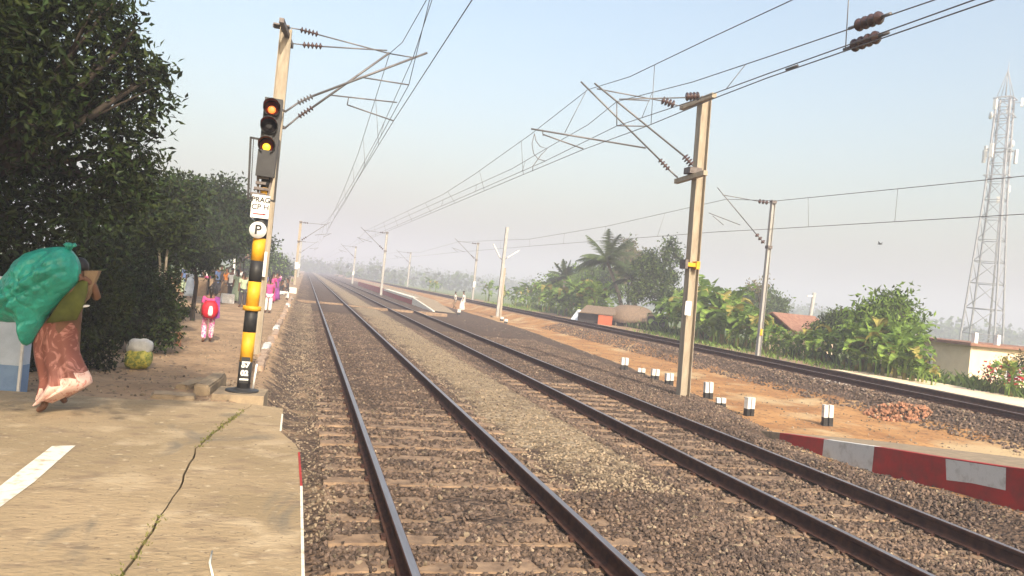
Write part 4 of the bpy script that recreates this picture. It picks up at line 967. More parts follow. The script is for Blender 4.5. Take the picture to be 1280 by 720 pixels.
# undergrowth under the trees
def bush(label, blobs, n, size, mk, group=None, cat='bush', **kw):
    b0 = blobs[0]; z = gz(b0[0], b0[1]); t = empty('bush', (b0[0], b0[1], z), label=label, cat=cat, group=group); mb = MB()
    for b in blobs:
        for k in range(3): mb.tube([(R0.uniform(-.1, .1), R0.uniform(-.1, .1), -.1), (b[0]-b0[0] + R0.uniform(-.3, .3) * b[3], b[1]-b0[1], b[2]-z + R0.uniform(-.2, .5) * b[5])], [.025, .008], 'bark', 5)
    mb.build('stem', t)
    leaf_cloud('foliage', [(b[0]-b0[0], b[1]-b0[1], b[2]-z, *b[3:]) for b in blobs], n, size, mk, t, NP, **kw); return t
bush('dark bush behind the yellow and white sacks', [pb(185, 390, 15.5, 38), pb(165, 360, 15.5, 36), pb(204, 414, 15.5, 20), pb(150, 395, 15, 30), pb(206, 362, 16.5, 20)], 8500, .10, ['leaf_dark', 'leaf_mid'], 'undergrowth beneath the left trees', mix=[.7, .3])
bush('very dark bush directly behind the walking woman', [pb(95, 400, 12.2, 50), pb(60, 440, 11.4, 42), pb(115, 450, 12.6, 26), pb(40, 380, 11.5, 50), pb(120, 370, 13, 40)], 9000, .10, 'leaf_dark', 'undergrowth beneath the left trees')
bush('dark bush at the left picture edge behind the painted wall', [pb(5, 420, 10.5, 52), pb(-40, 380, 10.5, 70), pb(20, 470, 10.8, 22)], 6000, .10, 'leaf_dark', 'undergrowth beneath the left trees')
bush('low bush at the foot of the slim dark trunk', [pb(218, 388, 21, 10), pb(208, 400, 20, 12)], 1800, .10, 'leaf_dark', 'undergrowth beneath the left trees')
# bare stems
def stem(label, pts, r, k, cat='tree trunk', name='tree_trunk', group=None):
    o = empty(name, pts[0], label=label, cat=cat, group=group); q = [p - pts[0] for p in pts]; q[0] = q[0] - Vector((0,0,.3))
    MB().tube(q, r, k, 9).build('trunk', o); return o
def slim_tree(label, pxs, d, r, k, crown):
    pts = [atD(x, y, d) for x, y in pxs]; pts[0].z = gz(pts[0].x, pts[0].y); t = empty('slim_tree', pts[0], label=label, cat='tree', group='slim trees among the left undergrowth')
    q = [p - pts[0] for p in pts]; MB().tube([q[0] - Vector((0,0,.2))] + q, [r*1.2] + [r*(1 - .12*i) for i in range(len(q))], k, 9).build('trunk', t)
    bl = [pb(*c) for c in crown]; leaf_cloud('crown', [(b[0]-pts[0].x, b[1]-pts[0].y, b[2]-pts[0].z, *b[3:]) for b in bl], 1400, .15, 'leaf_dark', t, NP, shell=.2)
slim_tree('slim dark trunk standing beside the girl with the red backpack', [(240, 402), (242, 380), (246, 352), (243, 330)], 24, .075, 'bark', [(243, 318, 24, 20), (258, 328, 24, 14)])
slim_tree('left one of two thin pale stems in the undergrowth', [(199, 400), (200, 360), (200, 330), (198, 305)], 17.5, .035, 'bark_p', [(197, 292, 17.5, 16)])
slim_tree('right one of two thin pale stems in the undergrowth', [(204, 400), (206, 355), (208, 325), (211, 300)], 17.5, .035, 'bark_p', [(213, 290, 17.5, 14)])

# banana plants: three patterns, copied
def banana_meshes(seed, nl=15, old=.10):
    rb = random.Random(seed); st_ = MB(); st_.tube([(0,0,-.2),(0,0,.6),(.03,.02,1.5),(.04,.02,1.75)], [.12,.10,.065,.04], 'banana', 9); st_.tube([(0,0,-.15),(.01,0,.55)], [.128,.107], 'banana_y', 9)
    st_.tube([(.35,.1,-.2),(.42,.14,.8)], [.07,.035], 'banana', 7); st_.tube([(-.25,.3,-.2),(-.36,.36,.7)], [.06,.03], 'banana', 7)
    V_, F_, MI = [], [], []
    for i in range(nl):
        small = i >= nl - 5
        a = i * 2.4 + rb.uniform(-.4, .4); L = rb.uniform(1.4, 2.2); w = rb.uniform(.22, .36); up = rb.uniform(.45, 1.2) if i > 1 else rb.uniform(1.2, 1.4)
        p = Vector((.03, .02, 1.5 + rb.uniform(-.35, .2))); sag = rb.uniform(1.1, 2.3)
        if i < 2: L *= .8; sag = .5
        if small:
            L *= .65; p = Vector((.42, .14, .75)) if i % 2 else Vector((-.36, .36, .65)); up = rb.uniform(.5, 1.3); w *= .85
        N = 13; mi = 1 if (rb.random() < old and not small) else 0
        if mi: sag = 2.8
        d = Vector((math.cos(a) * math.cos(up), math.sin(a) * math.cos(up), math.sin(up))); side = Vector((-math.sin(a), math.cos(a), 0))
        tw = rb.uniform(-.5, .5); prev = None
        for k in range(N + 1):
            t = k / N; ww = w * (math.sin(math.pi * min(1, max(0, (t - .12) / .88)) ** .75) if t > .12 else .06) + .012
            sd = (side + Vector((0, 0, 1)) * tw * t).normalized(); nrm = sd.cross(d)
            row = (p - sd * ww - nrm * ww * .45, p.copy(), p + sd * ww - nrm * ww * .45)
            tear = rb.random() < .4 and k > 2
            if prev is not None:
                o = len(V_); g_ = .3 if tear else .0; dz_ = Vector((0, 0, -rb.uniform(.03, .14))) if tear else Vector()
                pl_, pc_, pr_ = prev
                V_ += [pl_.lerp(row[0], g_) + dz_, pc_, pr_.lerp(row[2], g_) + dz_ * .6, row[0] + dz_, row[1], row[2] + dz_ * .6]
                F_ += [(o, o+1, o+4, o+3), (o+1, o+2, o+5, o+4)]; MI += [mi, mi]
            prev = row
            p = p + d * (L / N); d = (d + Vector((0, 0, -sag / N * (1 + t)))).normalized()
    me = bpy.data.meshes.new('leaves'); me.from_pydata([tuple(v) for v in V_], [], F_); me.materials.append(M['banana']); me.materials.append(M['banana_y']); me.polygons.foreach_set('material_index', MI); me.update()
    s0 = st_.build('stem'); sm_ = s0.data; bpy.data.objects.remove(s0); return sm_, me
BAN = [banana_meshes(s) for s in (3, 14, 25, 36)] + [banana_meshes(47, 10, .6)]
ORD = 'first second third fourth fifth sixth seventh eighth ninth tenth eleventh twelfth thirteenth fourteenth fifteenth sixteenth seventeenth eighteenth nineteenth twentieth twenty-first twenty-second'.split()
def banana_row(items, label, group):
    for i, (px, X_, yt) in enumerate(sorted(items)): banana(px, X_, yt - (9 if 'tall right mast' in label else 14 if 'big green' in label else 4), label % ORD[i], group)
def banana(px, X_, ytop, label, group, k=None, s=None):
    q = atX(px, ytop + 12, X_); base = Vector((X_, q.y, gz(X_, q.y) )); top = atX(px, ytop, X_).z
    h = max(.8, top - base.z); sc = (s or 1) * h / 2.9
    r_ = random.Random(int(px * 13 + ytop)); k = r_.randrange(4) if k is None else k
    t = empty('banana_plant', base, r_.uniform(0, 6.28), label, 'banana plant', group)
    a = bpy.data.objects.new('stem', BAN[k][0]); b_ = bpy.data.objects.new('leaves', BAN[k][1])
    for o in (a, b_): C.objects.link(o); o.parent = t
    t.scale = (sc * r_.uniform(.9, 1.15), sc * r_.uniform(.9, 1.15), sc); return t
gA = 'dense grove of banana plants left of the thatched hut'; lA = 'bright green banana plant left of the thatched hut, %s from the left in its grove'
banana_row([(652,27,356),(664,25,358),(676,26,354),(688,24.5,352),(700,26,350),(708,24,356),(716,25,345),(724,27,343),(733,24,350),(741,26,346),(748,24.5,352),(756,27,350),(670,29,352),(695,29,347),(712,30,342),(645,25,362),(682,24,362),(727,24,360),(700,23.8,366),(716,23.8,368),(660,24,368)], lA, gA)
gB = 'clump of banana plants between the tall right mast and the grey mast'; lB = 'banana plant by the tall right mast, %s from the left in its clump'
banana_row([(868,25,358),(880,24,356),(887,25.5,346),(897,24.3,358),(908,24,368),(916,25.5,362),(925,24,378),(936,24.5,384),(902,26,364),(874,24,372),(892,23.6,382),(945,24.2,392),(860,26,368),(848,27,366),(836,26,372)], lB, gB)
gC = 'banana plants at the foot of the big green tree'; lC = 'banana plant at the foot of the big green tree, %s from the left'
banana_row([(1058,24.2,418),(1075,24.0,414),(1092,23.6,412),(1108,23.4,420),(1124,23.4,418),(1134,23.3,436),(1144,23.5,446),(1155,23.6,456),(1100,24.8,400),(1120,25,398),(1084,25,402),(1135,24.6,416),(1040,24.5,414),(1142,24.6,430)], lC, gC)
gD = 'low banana plants in front of the red tiled house'; lD = 'low banana plant before the red tiled house, %s from the left'
banana_row([(962,24,398),(972,24.3,404),(985,24,412),(998,24.2,412),(1010,24,408),(1022,24.2,414),(1030,24.6,404)], lD, gD)
banana(1166, 23.2, 452, 'yellowing banana plant, rightmost at the foot of the big green tree, beside the cream house', None, 4)
banana(958, 24.6, 388, 'orange leaved banana plant right beside the grey mast', None, 4)
banana(1268, 24.6, 438, 'banana leaf clump hanging over the red flowering bush at the right edge', None, 2)
for px, yt, d, lb in ((537, 347, 23.5, 'left of two small lone banana plants far beyond the ramp'), (545, 349, 23.5, 'right of two small lone banana plants far beyond the ramp'), (500, 352, 24, 'low shrub like banana plant in the haze above the distant ramp'), (612, 350, 24.5, 'banana plant behind the pale mast, left of the dark twin pole'), (628, 352, 25, 'banana plant immediately behind the dark twin pole')):
    banana(px, d, yt, lb, None)

def palm(label, base_px, top_px, d, L, nf, seed, trunk_r=.16, k='palm', leaf=.75, group='palms behind the banana grove', sag0=1.1):
    rb = random.Random(seed); a = atD(*base_px, d); b_ = atD(*top_px, d); a.z = gz(a.x, a.y); t = empty('palm_tree', a, label=label, cat='palm tree', group=group)
    e = b_ - a; mid = e * .5 + Vector((.5, 0, 0)) * rb.uniform(-1, 1)
    MB().tube([(0, 0, -.3), mid, e], [trunk_r * 1.2, trunk_r, trunk_r * .8], 'bark_p', 9).build('trunk', t)
    V_, F_ = [], []; mb = MB()
    for i in range(nf):
        an = i * 2.4; up = rb.uniform(-.15, 1.45); dd = Vector((math.cos(an) * math.cos(up), math.sin(an) * math.cos(up), math.sin(up))); p = e.copy(); N = 22; sag = rb.uniform(.9, 1.5) * sag0; pr_ = [p.copy()]
        for kx in range(N):
            p = p + dd * (L / N); dd = (dd + Vector((0, 0, -sag / N))).normalized(); side = dd.cross(Vector((0, 0, 1))).normalized(); pr_.append(p.copy()); tt = kx / N
            ll = leaf * math.sin(math.pi * (tt * .85 + .12))
            for s_ in (-1, 1):
                for j in range(2):
                    q = p - dd * (L / N) * j * .5; tip = q + (side * s_ * .75 + dd * .5 + Vector((0, 0, -.45 + rb.uniform(-.15, .15)))) * ll; o = len(V_); w_ = dd * .045
                    V_ += [tuple(q - w_), tuple(q + w_), tuple(tip)]; F_.append((o, o+1, o+2))
        mb.tube(pr_[::3], [.04, .035, .03, .025, .02, .015, .01, .008][:len(pr_[::3])], 'palm', 5)
    o = fastmesh('fronds', V_, F_, [k], parent=t); mb.build('rachis', o); return t
palm('tall coconut palm with spreading fronds behind the banana grove', (786, 395), (759, 326), 66, 3.0, 26, 5, leaf=1.1, sag0=.8)
palm('shorter dark palm with upright fronds left of the tall coconut palm', (712, 380), (706, 346), 80, 1.9, 18, 8, leaf=.7, sag0=.6)
palm('drooping low palm just above the thatched hut', (800, 400), (790, 352), 66, 2.6, 18, 12, leaf=.6, sag0=1.3)
tree('leafy_tree', 'round dull green tree left of the tall coconut palm', 'tree', (atD(725, 380, 95).x, atD(725, 380, 95).y, -1), [pb(722, 348, 95, 16), pb(745, 346, 93, 16), pb(700, 355, 95, 13), pb(684, 359, 95, 10), pb(765, 352, 90, 18), pb(738, 362, 93, 20)], 7500, .5, ['leaf_green', 'leaf_lite'], .25, 'trees behind the thatched hut', mix=[.7, .3], shell=.3)
tree('leafy_tree', 'feathery brownish tree between the coconut palm and the tall two lobed tree', 'tree', (atD(788, 380, 84).x, atD(788, 380, 84).y, -1), [pb(786, 309, 84, 10), pb(778, 320, 84, 9), pb(795, 325, 82, 11), pb(784, 338, 82, 14)], 3000, .36, ['leaf_dry', 'leaf_green'], .2, 'trees behind the thatched hut', mix=[.7, .3], shell=.1)
tree('leafy_tree', 'tall dark tree with two lobes, left of the tall right mast', 'tree', (atD(828, 400, 62).x, atD(828, 400, 62).y, -1), [pb(839, 309, 62, 10), pb(846, 320, 62, 8), pb(832, 322, 62, 9), pb(812, 322, 62, 11), pb(804, 335, 62, 13), pb(822, 338, 62, 12), pb(838, 346, 62, 12), pb(810, 355, 62, 14), pb(830, 368, 61, 16), pb(795, 366, 62, 14), pb(848, 368, 62, 10)], 7500, .3, ['leaf_green', 'leaf_mid'], .2, 'trees behind the thatched hut', mix=[.6, .4], shell=.1, lump=.45)
tree('leafy_tree', 'dull rounded tree behind the grey mast', 'tree', (atD(945, 400, 74).x, atD(945, 400, 74).y, -1), [pb(935, 378, 74, 18), pb(958, 376, 74, 18), pb(975, 384, 74, 12), pb(918, 384, 74, 14), pb(946, 390, 74, 22)], 7000, .35, 'leaf_green', .2, 'trees behind the thatched hut', shell=.3)
tree('leafy_tree', 'sparse twiggy tree with bare branch tips against the grey mast', 'tree', (atD(950, 400, 60).x, atD(950, 400, 60).y, -1), [pb(948, 360, 60, 5), pb(942, 356, 60, 4), pb(957, 352, 60, 3), pb(951, 368, 60, 6)], 260, .28, 'leaf_dry', .07, 'trees behind the thatched hut', shell=.1)
tree('leafy_tree', 'big bright green tree between the red tiled house and the cream house', 'tree', (26.4, 26.5, -.6), [pb(1106, 382, 36, 15), pb(1118, 374, 36, 11), pb(1088, 392, 36, 16), pb(1128, 388, 36, 15), pb(1070, 404, 36, 15), pb(1140, 404, 36, 10), pb(1110, 406, 35, 20), pb(1130, 374, 36, 5), pb(1094, 373, 36, 4), pb(1085, 424, 35, 20), pb(1125, 424, 35, 18)], 5000, .33, ['banana', 'leaf_green', 'leaf_lite'], .16, 'trees by the houses', mix=[.3, .35, .35], shell=.1, wid=.34, droop=.7, lump=.45)
tree('leafy_tree', 'darker tree between the tilted poles, left of the big bright green tree', 'tree', (atD(1048, 430, 40).x, atD(1048, 430, 40).y, -1), [pb(1042, 404, 42, 16), pb(1025, 412, 42, 12), pb(1056, 396, 42, 12)], 4200, .18, ['leaf_green', 'leaf_dark'], .1, 'trees by the houses', mix=[.6, .4], shell=.2)
# flowering bush
fb = bush('dark bush with red and white flowers at the right picture edge', [pb(1252, 466, 29, 15), pb(1272, 462, 29, 17), pb(1290, 460, 29, 22), pb(1238, 474, 28, 9)], 1900, .11, ['leaf_dark', 'leaf_mid'], None, 'flowering bush', mix=[.6, .4])
fbl = [pb(1238, 465, 28.6, 9), pb(1262, 468, 28.6, 14), pb(1234, 460, 28.6, 6)]
leaf_cloud('blossom', [(b[0]-fb.location.x, b[1]-fb.location.y, b[2]-fb.location.z, *b[3:]) for b in fbl], 220, .13, ['redflower', 'whitecloth'], fb, NP, mix=[.72, .28], wid=.8)
# hedge-like weeds along the far side of the third track
wp = [(21.5 + R0.uniform(0, 2.4), y, gz(22.5, y) ) for y in np.arange(27, 92, .09)]
grass('weeds', [q for q in wp if not 48 < q[1] < 72], .30, 'leaf_lite', R0, 'weeds growing in a strip beyond the farthest track', 'weeds', n=3, wid=.02, spread=.25)
wp = [(R0.uniform(24.5, 32), R0.uniform(16, 90), 0) for _ in range(2600)]; wp = [(x, y, gz(x, y)) for x, y, _ in wp]
grass('weeds', wp, .7, 'leaf_green', R0, 'rough grass covering the ground beneath the banana plants', 'rough grass', n=3, wid=.03, spread=.4)
wp = [(R0.uniform(-6.5, -3.6), R0.uniform(10, 30), 0) for _ in range(1500)]; wp = [(x, y, gz(x, y)) for x, y, _ in wp]
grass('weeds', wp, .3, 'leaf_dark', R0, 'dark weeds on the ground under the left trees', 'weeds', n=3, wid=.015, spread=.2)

# far treeline, one mass fading in the haze
tl = []; rt = random.Random(31)
for Y_, x0, x1, step, h in ((300, 15, 60, 6, 4.8), (430, -120, 420, 9, 7.5), (330, 160, 520, 9, 7.0), (240, 190, 330, 8, 6.0), (620, -200, 700, 14, 11)):
    x = x0
    while x < x1:
        r_ = step * rt.uniform(.6, 1.1); hh = h * rt.uniform(.65, 1.15); tl.append((x, Y_ + rt.uniform(-8, 8), -1.2 + hh * .5, r_, 5, hh * .55)); x += step * rt.uniform(.5, 1)
o = leaf_cloud('treeline', tl, 60000, 1.9, ['leaf_green', 'leaf_mid'], None, NP, shell=.2, mix=[.7, .3], wid=.8); tag(o, 'far off belt of trees fading into the haze along the horizon', 'treeline', kind='stuff')

# ------------------------------------------------------------------ lattice tower
tb = atD(1226, 432, 108); tb.z = -1.5; tt = atD(1254, 122, 108); Ht = tt.z - tb.z
tw = empty('lattice_tower', tb, math.radians(28), 'tall pale steel lattice communication tower with antennas at the right', 'lattice tower')
wid = lambda z: float(np.interp(z / Ht, [0, .62, 1], [2.25, 1.15, .85]))
def tl_pt(s, z): w_ = wid(z); return Vector((s[0] * w_, s[1] * w_, z))
cor = [(-1, -1), (1, -1), (1, 1), (-1, 1)]
zs = list(np.cumsum([0] + [3.6] * 3 + [3.1] * 3 + [2.6] * 3)); 
while zs[-1] + 2.0 < Ht: zs.append(zs[-1] + 2.0)
zs.append(Ht)
for c_ in cor: MB().tube([tl_pt(c_, z) for z in zs], .15, 'tower', 6).build('leg', tw)
mb = MB()
for a, b_ in zip(zs[:-1], zs[1:]):
    for i in range(4):
        c0, c1 = cor[i], cor[(i+1) % 4]
        mb.tube([tl_pt(c0, a), tl_pt(c1, b_)], .05, 'tower', 4); mb.tube([tl_pt(c0, b_), tl_pt(c1, b_)], .06, 'tower', 4)
mb.build('bracing', tw)
# cable ladder up one side
mb = MB(); 
for s_ in (-.25, .25): mb.tube([(s_, -wid(0)*.4, 0), (s_, -wid(Ht*.6) * .6, Ht*.6), (s_, -.5, Ht)], .07, 'tower', 4)
for z in np.arange(1, Ht, .8):
    yv = float(np.interp(z, [0, Ht*.6, Ht], [-wid(0)*.4, -wid(Ht*.6)*.6, -.5])); mb.tube([(-.25, yv, z), (.25, yv, z)], .045, 'tower', 4)
mb.build('ladder', tw)
mb = MB(); mb.tube([(0, 0, Ht), (0, 0, Ht + 5.2)], [.10, .03], 'tower', 6)
for c_ in cor: mb.tube([tl_pt(c_, Ht), Vector((0, 0, Ht + 4.0))], .05, 'tower', 4)
mb.build('spire', tw)
for zf in (.70, .80, .995, .93):
    z = Ht * zf; w_ = wid(z) + .35; mb = MB()
    for i in range(4): mb.bar(Vector((cor[i][0]*w_, cor[i][1]*w_, z)), Vector((cor[(i+1)%4][0]*w_, cor[(i+1)%4][1]*w_, z)), .09, .12, 'tower')
    mb.build('platform_frame', tw)
ra = random.Random(8)
for zf, a, sz in ((.79, -.3, 1.9), (.78, -.8, 2.0), (.79, 2.9, 1.9), (.77, 2.4, 1.8), (.80, 1.2, 1.8), (.97, .0, 1.3), (.965, 2.8, 1.4), (.98, -1.3, 1.2), (.62, .1, .9), (.66, -.4, .9)):
    z = Ht * zf; w_ = wid(z) + .75; c_ = Vector((math.cos(a) * w_ * 1.25, math.sin(a) * w_ * 1.25, z))
    an = MB().box(c_, (.30, .45, sz), 'whitecloth', rz=a).build('antenna', tw); MB().tube([c_, Vector((math.cos(a) * w_ * .5, math.sin(a) * w_ * .5, z))], .05, 'tower', 4).build('bracket', an)
for zf, a in ((.83, -.5), (.93, 2.2)):
    z = Ht * zf; w_ = wid(z) + .5; c_ = Vector((math.cos(a) * w_, math.sin(a) * w_, z)); d_ = Vector((math.cos(a), math.sin(a), 0)); MB().lathe(c_, c_ + d_ * .35, [(0, .15), (.5, .5), (1, .55)], 'whitecloth', 16).build('dish', tw)

# ------------------------------------------------------------------ houses and huts
c0 = atD(1214, 431, 37); hx, hy, ztop = c0.x, c0.y, c0.z
hs = empty('flat_roofed_house', (hx, hy, -1.2), label='cream flat roofed house with white pillar stubs on its reddish roof, at the right edge', cat='house')
zt_ = ztop + 1.2
mb = MB(); mb.box((5.5, 3.2, zt_/2 - .1), (11, 6.4, zt_ + .2), 'cream'); mb.build('wall', hs)
mb = MB(); mb.box((5.5, 3.2, zt_ + .03), (11.7, 7.0, .14), 'tiles'); roof = mb.build('roof', hs)
for x_, y_ in ((.5, .3), (2.0, .4), (.2, 5.7), (.0, 3.6), (5.5, .4)): MB().box((x_, y_, zt_ + .35), (.20, .20, .52), 'white').build('pillar_stub', roof)
w = MB().box((-.02, 2.6, zt_ - 1.1), (.10, .75, .6), 'dark').build('window', hs)
mb = MB()
for yy in (2.2, 3.0, 2.6): mb.box((-.09, yy, zt_ - 1.1), (.06, .10, .72), 'white')
mb.box((-.092, 2.6, zt_ - .76), (.06, .9, .08), 'white'); mb.build('frame', w)
w = MB().box((2.6, -.02, zt_ - 1.1), (.8, .10, .7), 'dark').build('window', hs)
mb = MB()
for xx in (2.18, 2.6, 3.02): mb.box((xx, -.09, zt_ - 1.1), (.07, .06, .8), 'white')
mb.build('frame', w)

c0 = atD(990, 414, 46); h2 = empty('tiled_house', (c0.x, c0.y, -1.2), .25, 'low house with a red tiled roof and cream walls, partly hidden by banana plants', 'house')
zt_ = c0.z + 1.2
MB().box((0, 0, zt_/2), (3.6, 3.2, zt_), 'cream').build('wall', h2)
mb = MB(); rz_ = zt_ + .95
for s_ in (-1, 1): mb.add([(-2.1, s_*2.1, zt_-.15), (2.1, s_*2.1, zt_-.15), (1.9, 0, rz_), (-1.9, 0, rz_), (-2.1, s_*2.1, zt_-.05), (2.1, s_*2.1, zt_-.05), (1.9, 0, rz_+.1), (-1.9, 0, rz_+.1)], [(0,1,2,3),(4,7,6,5),(0,4,5,1),(1,5,6,2),(3,7,4,0)], 'tiles')
rf = mb.build('roof', h2)
mb = MB(); mb.add([(1.75, -1.55, zt_), (1.75, 1.55, zt_), (1.75, 0, rz_ - .06), (1.85, -1.55, zt_), (1.85, 1.55, zt_), (1.85, 0, rz_ - .06)], [(0,1,2),(3,5,4),(0,3,4,1),(1,4,5,2),(2,5,3,0)], 'cream'); mb.build('gable', h2)
MB().box((1.95, .8, zt_ + .42), (.14, 1.9, .16), 'paint_w').build('ridge_board', h2); MB().box((.3, -1.62, zt_*.45), (.7, .08, 1.5), 'dark').build('door', h2)

# thatched hut and its lean-to
hp = atD(789, 404, 61); zg = gz(hp.x, hp.y); zg = min(zg, -.2)
ht_ = empty('thatched_hut', (hp.x, hp.y, zg), -.5, 'round backed hut under a brown thatched dome beyond the farthest track', 'hut')
top_ = atD(786, 381, 61).z - zg; eave = atD(786, 402, 61).z - zg
prof = []; N = 9
rings_ = []
for i in range(N + 1):
    t = i / N; rr_ = math.cos(t * math.pi / 2 * .97) ** .75; z_ = eave + (top_ - eave) * math.sin(t * math.pi / 2); rings_.append([Vector((math.cos(a) * 1.95 * rr_ + .05*math.sin(5*a), math.sin(a) * 1.7 * rr_, z_ - (.12 * math.sin(3 * a + 1) if i == 0 else 0))) for a in [2 * math.pi * j / 28 for j in range(28)]])
MB().rings(rings_, 'thatch').build('thatched_roof', ht_)
MB().rings([[Vector((math.cos(a) * 1.75, math.sin(a) * 1.3, z_)) for a in [2*math.pi*j/20 for j in range(20)]] for z_ in (-.4, eave + .05)], 'dark').build('wall', ht_)
for k in range(6):
    a = -2.6 + k * .45; MB().tube([(math.cos(a) * 2.0, math.sin(a) * 1.5, -.2), (math.cos(a) * 2.0, math.sin(a) * 1.5, eave + .1)], .05, 'bark_p', 6).build('post', ht_)
sp2 = atD(746, 402, 60); zs_ = min(gz(sp2.x, sp2.y), -.2); sh = empty('shed', (sp2.x, sp2.y, zs_), -.5, 'small shed with an orange panel and sloping brown roof beside the thatched hut', 'shed')
ze = atD(752, 391, 62).z - zs_; zr = atD(750, 386, 62).z - zs_
MB().box((-.2, .6, ze/2 - .1), (2.6, 1.6, ze), 'dark').build('wall', sh)
MB().box((.75, -1.0, ze*.40), (1.1, .06, ze*.95), 'orange').build('panel', sh)
mb = MB(); mb.add([(-1.3,-.9,ze-.10),(1.5,-.9,ze-.05),(1.3,1.4,zr+.15),(-1.1,1.4,zr+.15),(-1.3,-.9,ze-.03),(1.5,-.9,ze+.02),(1.3,1.4,zr+.22),(-1.1,1.4,zr+.22)], [(0,3,2,1),(4,5,6,7),(0,1,5,4),(1,2,6,5),(2,3,7,6),(3,0,4,7)], 'thatch'); mb.build('roof', sh)
tp_ = atD(725, 398, 63); zs_ = min(gz(tp_.x, tp_.y), -.2); tn = empty('tarpaulin_tent', (tp_.x, tp_.y, zs_), -.4, 'little grey blue plastic tent left of the orange panelled shed', 'tent')
hh = atD(724, 387, 63).z - zs_
mb = MB(); mb.add([(-.9,-.6,-.1),(.8,-.6,-.1),(.8,.9,-.1),(-.9,.9,-.1),(-.25,0,hh),(.4,.1,hh*.97)], [(0,1,5,4),(1,2,5),(2,3,4,5),(3,0,4)], 'sheet'); mb.build('sheet', tn)
MB().add([(-.25,-.18,hh*.98),(.42,-.12,hh*.95),(.05,-.45,hh*.4)], [(0,1,2)], 'white').build('white_patch', tn)
tp_ = atD(822, 408, 58); zs_ = min(gz(tp_.x, tp_.y), -.2); tn = empty('shade_void_sheet', (tp_.x, tp_.y, zs_), -.5, 'dark sheeted shelter to the right of the thatched hut', 'shelter')
hh = atD(822, 394, 58).z - zs_
mb = MB(); mb.add([(-1.0,-.8,-.1),(1.0,-.8,-.1),(1.0,1,-.1),(-1.0,1,-.1),(-.8,-.5,hh*.9),(.7,-.5,hh),(.7,.8,hh*.8),(-.8,.8,hh*.8)], [(0,1,5,4),(1,2,6,5),(2,3,7,6),(3,0,4,7),(4,5,6,7)], 'dark'); mb.build('sheet', tn)  # dark sheet form added to stand in for shade beneath the dense foliage
for s_ in (-.8, .7): MB().tube([(s_, -.82, -.1), (s_, -.6, hh + .1)], .04, 'bark_p', 6).build('post', tn)

# painted wall end at the left edge
wp_ = atD(8, 492, 8.4); wl = empty('painted_wall', (wp_.x + .06, wp_.y, .2), label='blue and white painted wall end at the left picture edge', cat='wall')
wl.rotation_euler = (0, 0, -.15)
MB().box((-.55, .1, .17), (1.2, .22, .50), 'bluep').build('painted_band', wl); MB().box((-.553, .1, .67), (1.2, .222, .50), 'sheet').build('painted_band', wl); MB().box((-.55, .1, 1.15), (1.2, .22, .46), 'paint_gw').build('painted_band', wl); MB().box((.065, -.02, .67), (.025, .03, 1.4), 'paint_gw').build('edge_strip', wl)
# grey box low beyond the woman and the market awning
def awning(px, py, d, w_, dp, h, k, label):
    p = atD(px, py, d); p.z = gz(p.x, p.y); t = empty('market_stall', p, 0, label, 'market stall', 'stalls at the far end of the footpath')
    mb = MB(); mb.add([(-w_/2,-dp/2,h),(w_/2,-dp/2,h-.05),(w_/2,dp/2,h+.4),(-w_/2,dp/2,h+.4),(-w_/2,-dp/2,h+.05),(w_/2,-dp/2,h),(w_/2,dp/2,h+.45),(-w_/2,dp/2,h+.45)], [(0,3,2,1),(4,5,6,7),(0,1,5,4),(1,2,6,5),(2,3,7,6),(3,0,4,7)], k); mb.build('awning', t)
    for a in (-1, 1):
        for b_ in (-1, 1): MB().tube([(a*w_*.46, b_*dp*.46, -.1), (a*w_*.46, b_*dp*.46, h + .2)], .04, 'bark', 6).build('post', t)
    MB().box((0, 0, .4), (w_*.8, dp*.5, .8), 'card').build('table', t)
awning(262, 372, 46, 3.6, 3.0, 2.1, 'dark', 'dark roofed market stall behind the girl with the red backpack')
awning(232, 372, 40, 2.6, 2.6, 2.0, 'sheet', 'pale sheeted market stall left of the slim dark trunk')
awning(293, 364, 60, 3.4, 3.0, 2.3, 'tiles', 'rusty roofed market stall just left of the signal post')
simple_pole('white_pole', [Vector((atD(291, 372, 42).x, atD(291, 372, 42).y, 0)), atD(294, 302, 42)], [.07, .05], 'whitecloth', 'thin white pole among the trees left of the signal post', 'pole')

# ------------------------------------------------------------------ people
def skin_mesh(name, verts, edges, radii, root=0, lv=2, k='skin', parent=None):
    me = bpy.data.meshes.new(name); me.from_pydata([tuple(v) for v in verts], edges, [])
    tmp = bpy.data.objects.new('tmp', me); C.objects.link(tmp); sk = tmp.modifiers.new('s', 'SKIN'); sk.use_smooth_shade = True
    for i, sv in enumerate(me.skin_vertices[0].data):
        r_ = radii[i]; sv.radius = r_ if isinstance(r_, tuple) else (r_, r_); sv.use_root = (i == root)
    sb = tmp.modifiers.new('u', 'SUBSURF'); sb.levels = lv; sb.render_levels = lv
    dg = bpy.context.evaluated_depsgraph_get(); dg.update(); m2 = bpy.data.meshes.new_from_object(tmp.evaluated_get(dg)); m2.name = name
    bpy.data.objects.remove(tmp); bpy.data.meshes.remove(me); m2.materials.clear(); m2.materials.append(M[k]); m2.polygons.foreach_set('use_smooth', [True] * len(m2.polygons))
    return link(bpy.data.objects.new(name, m2), parent)
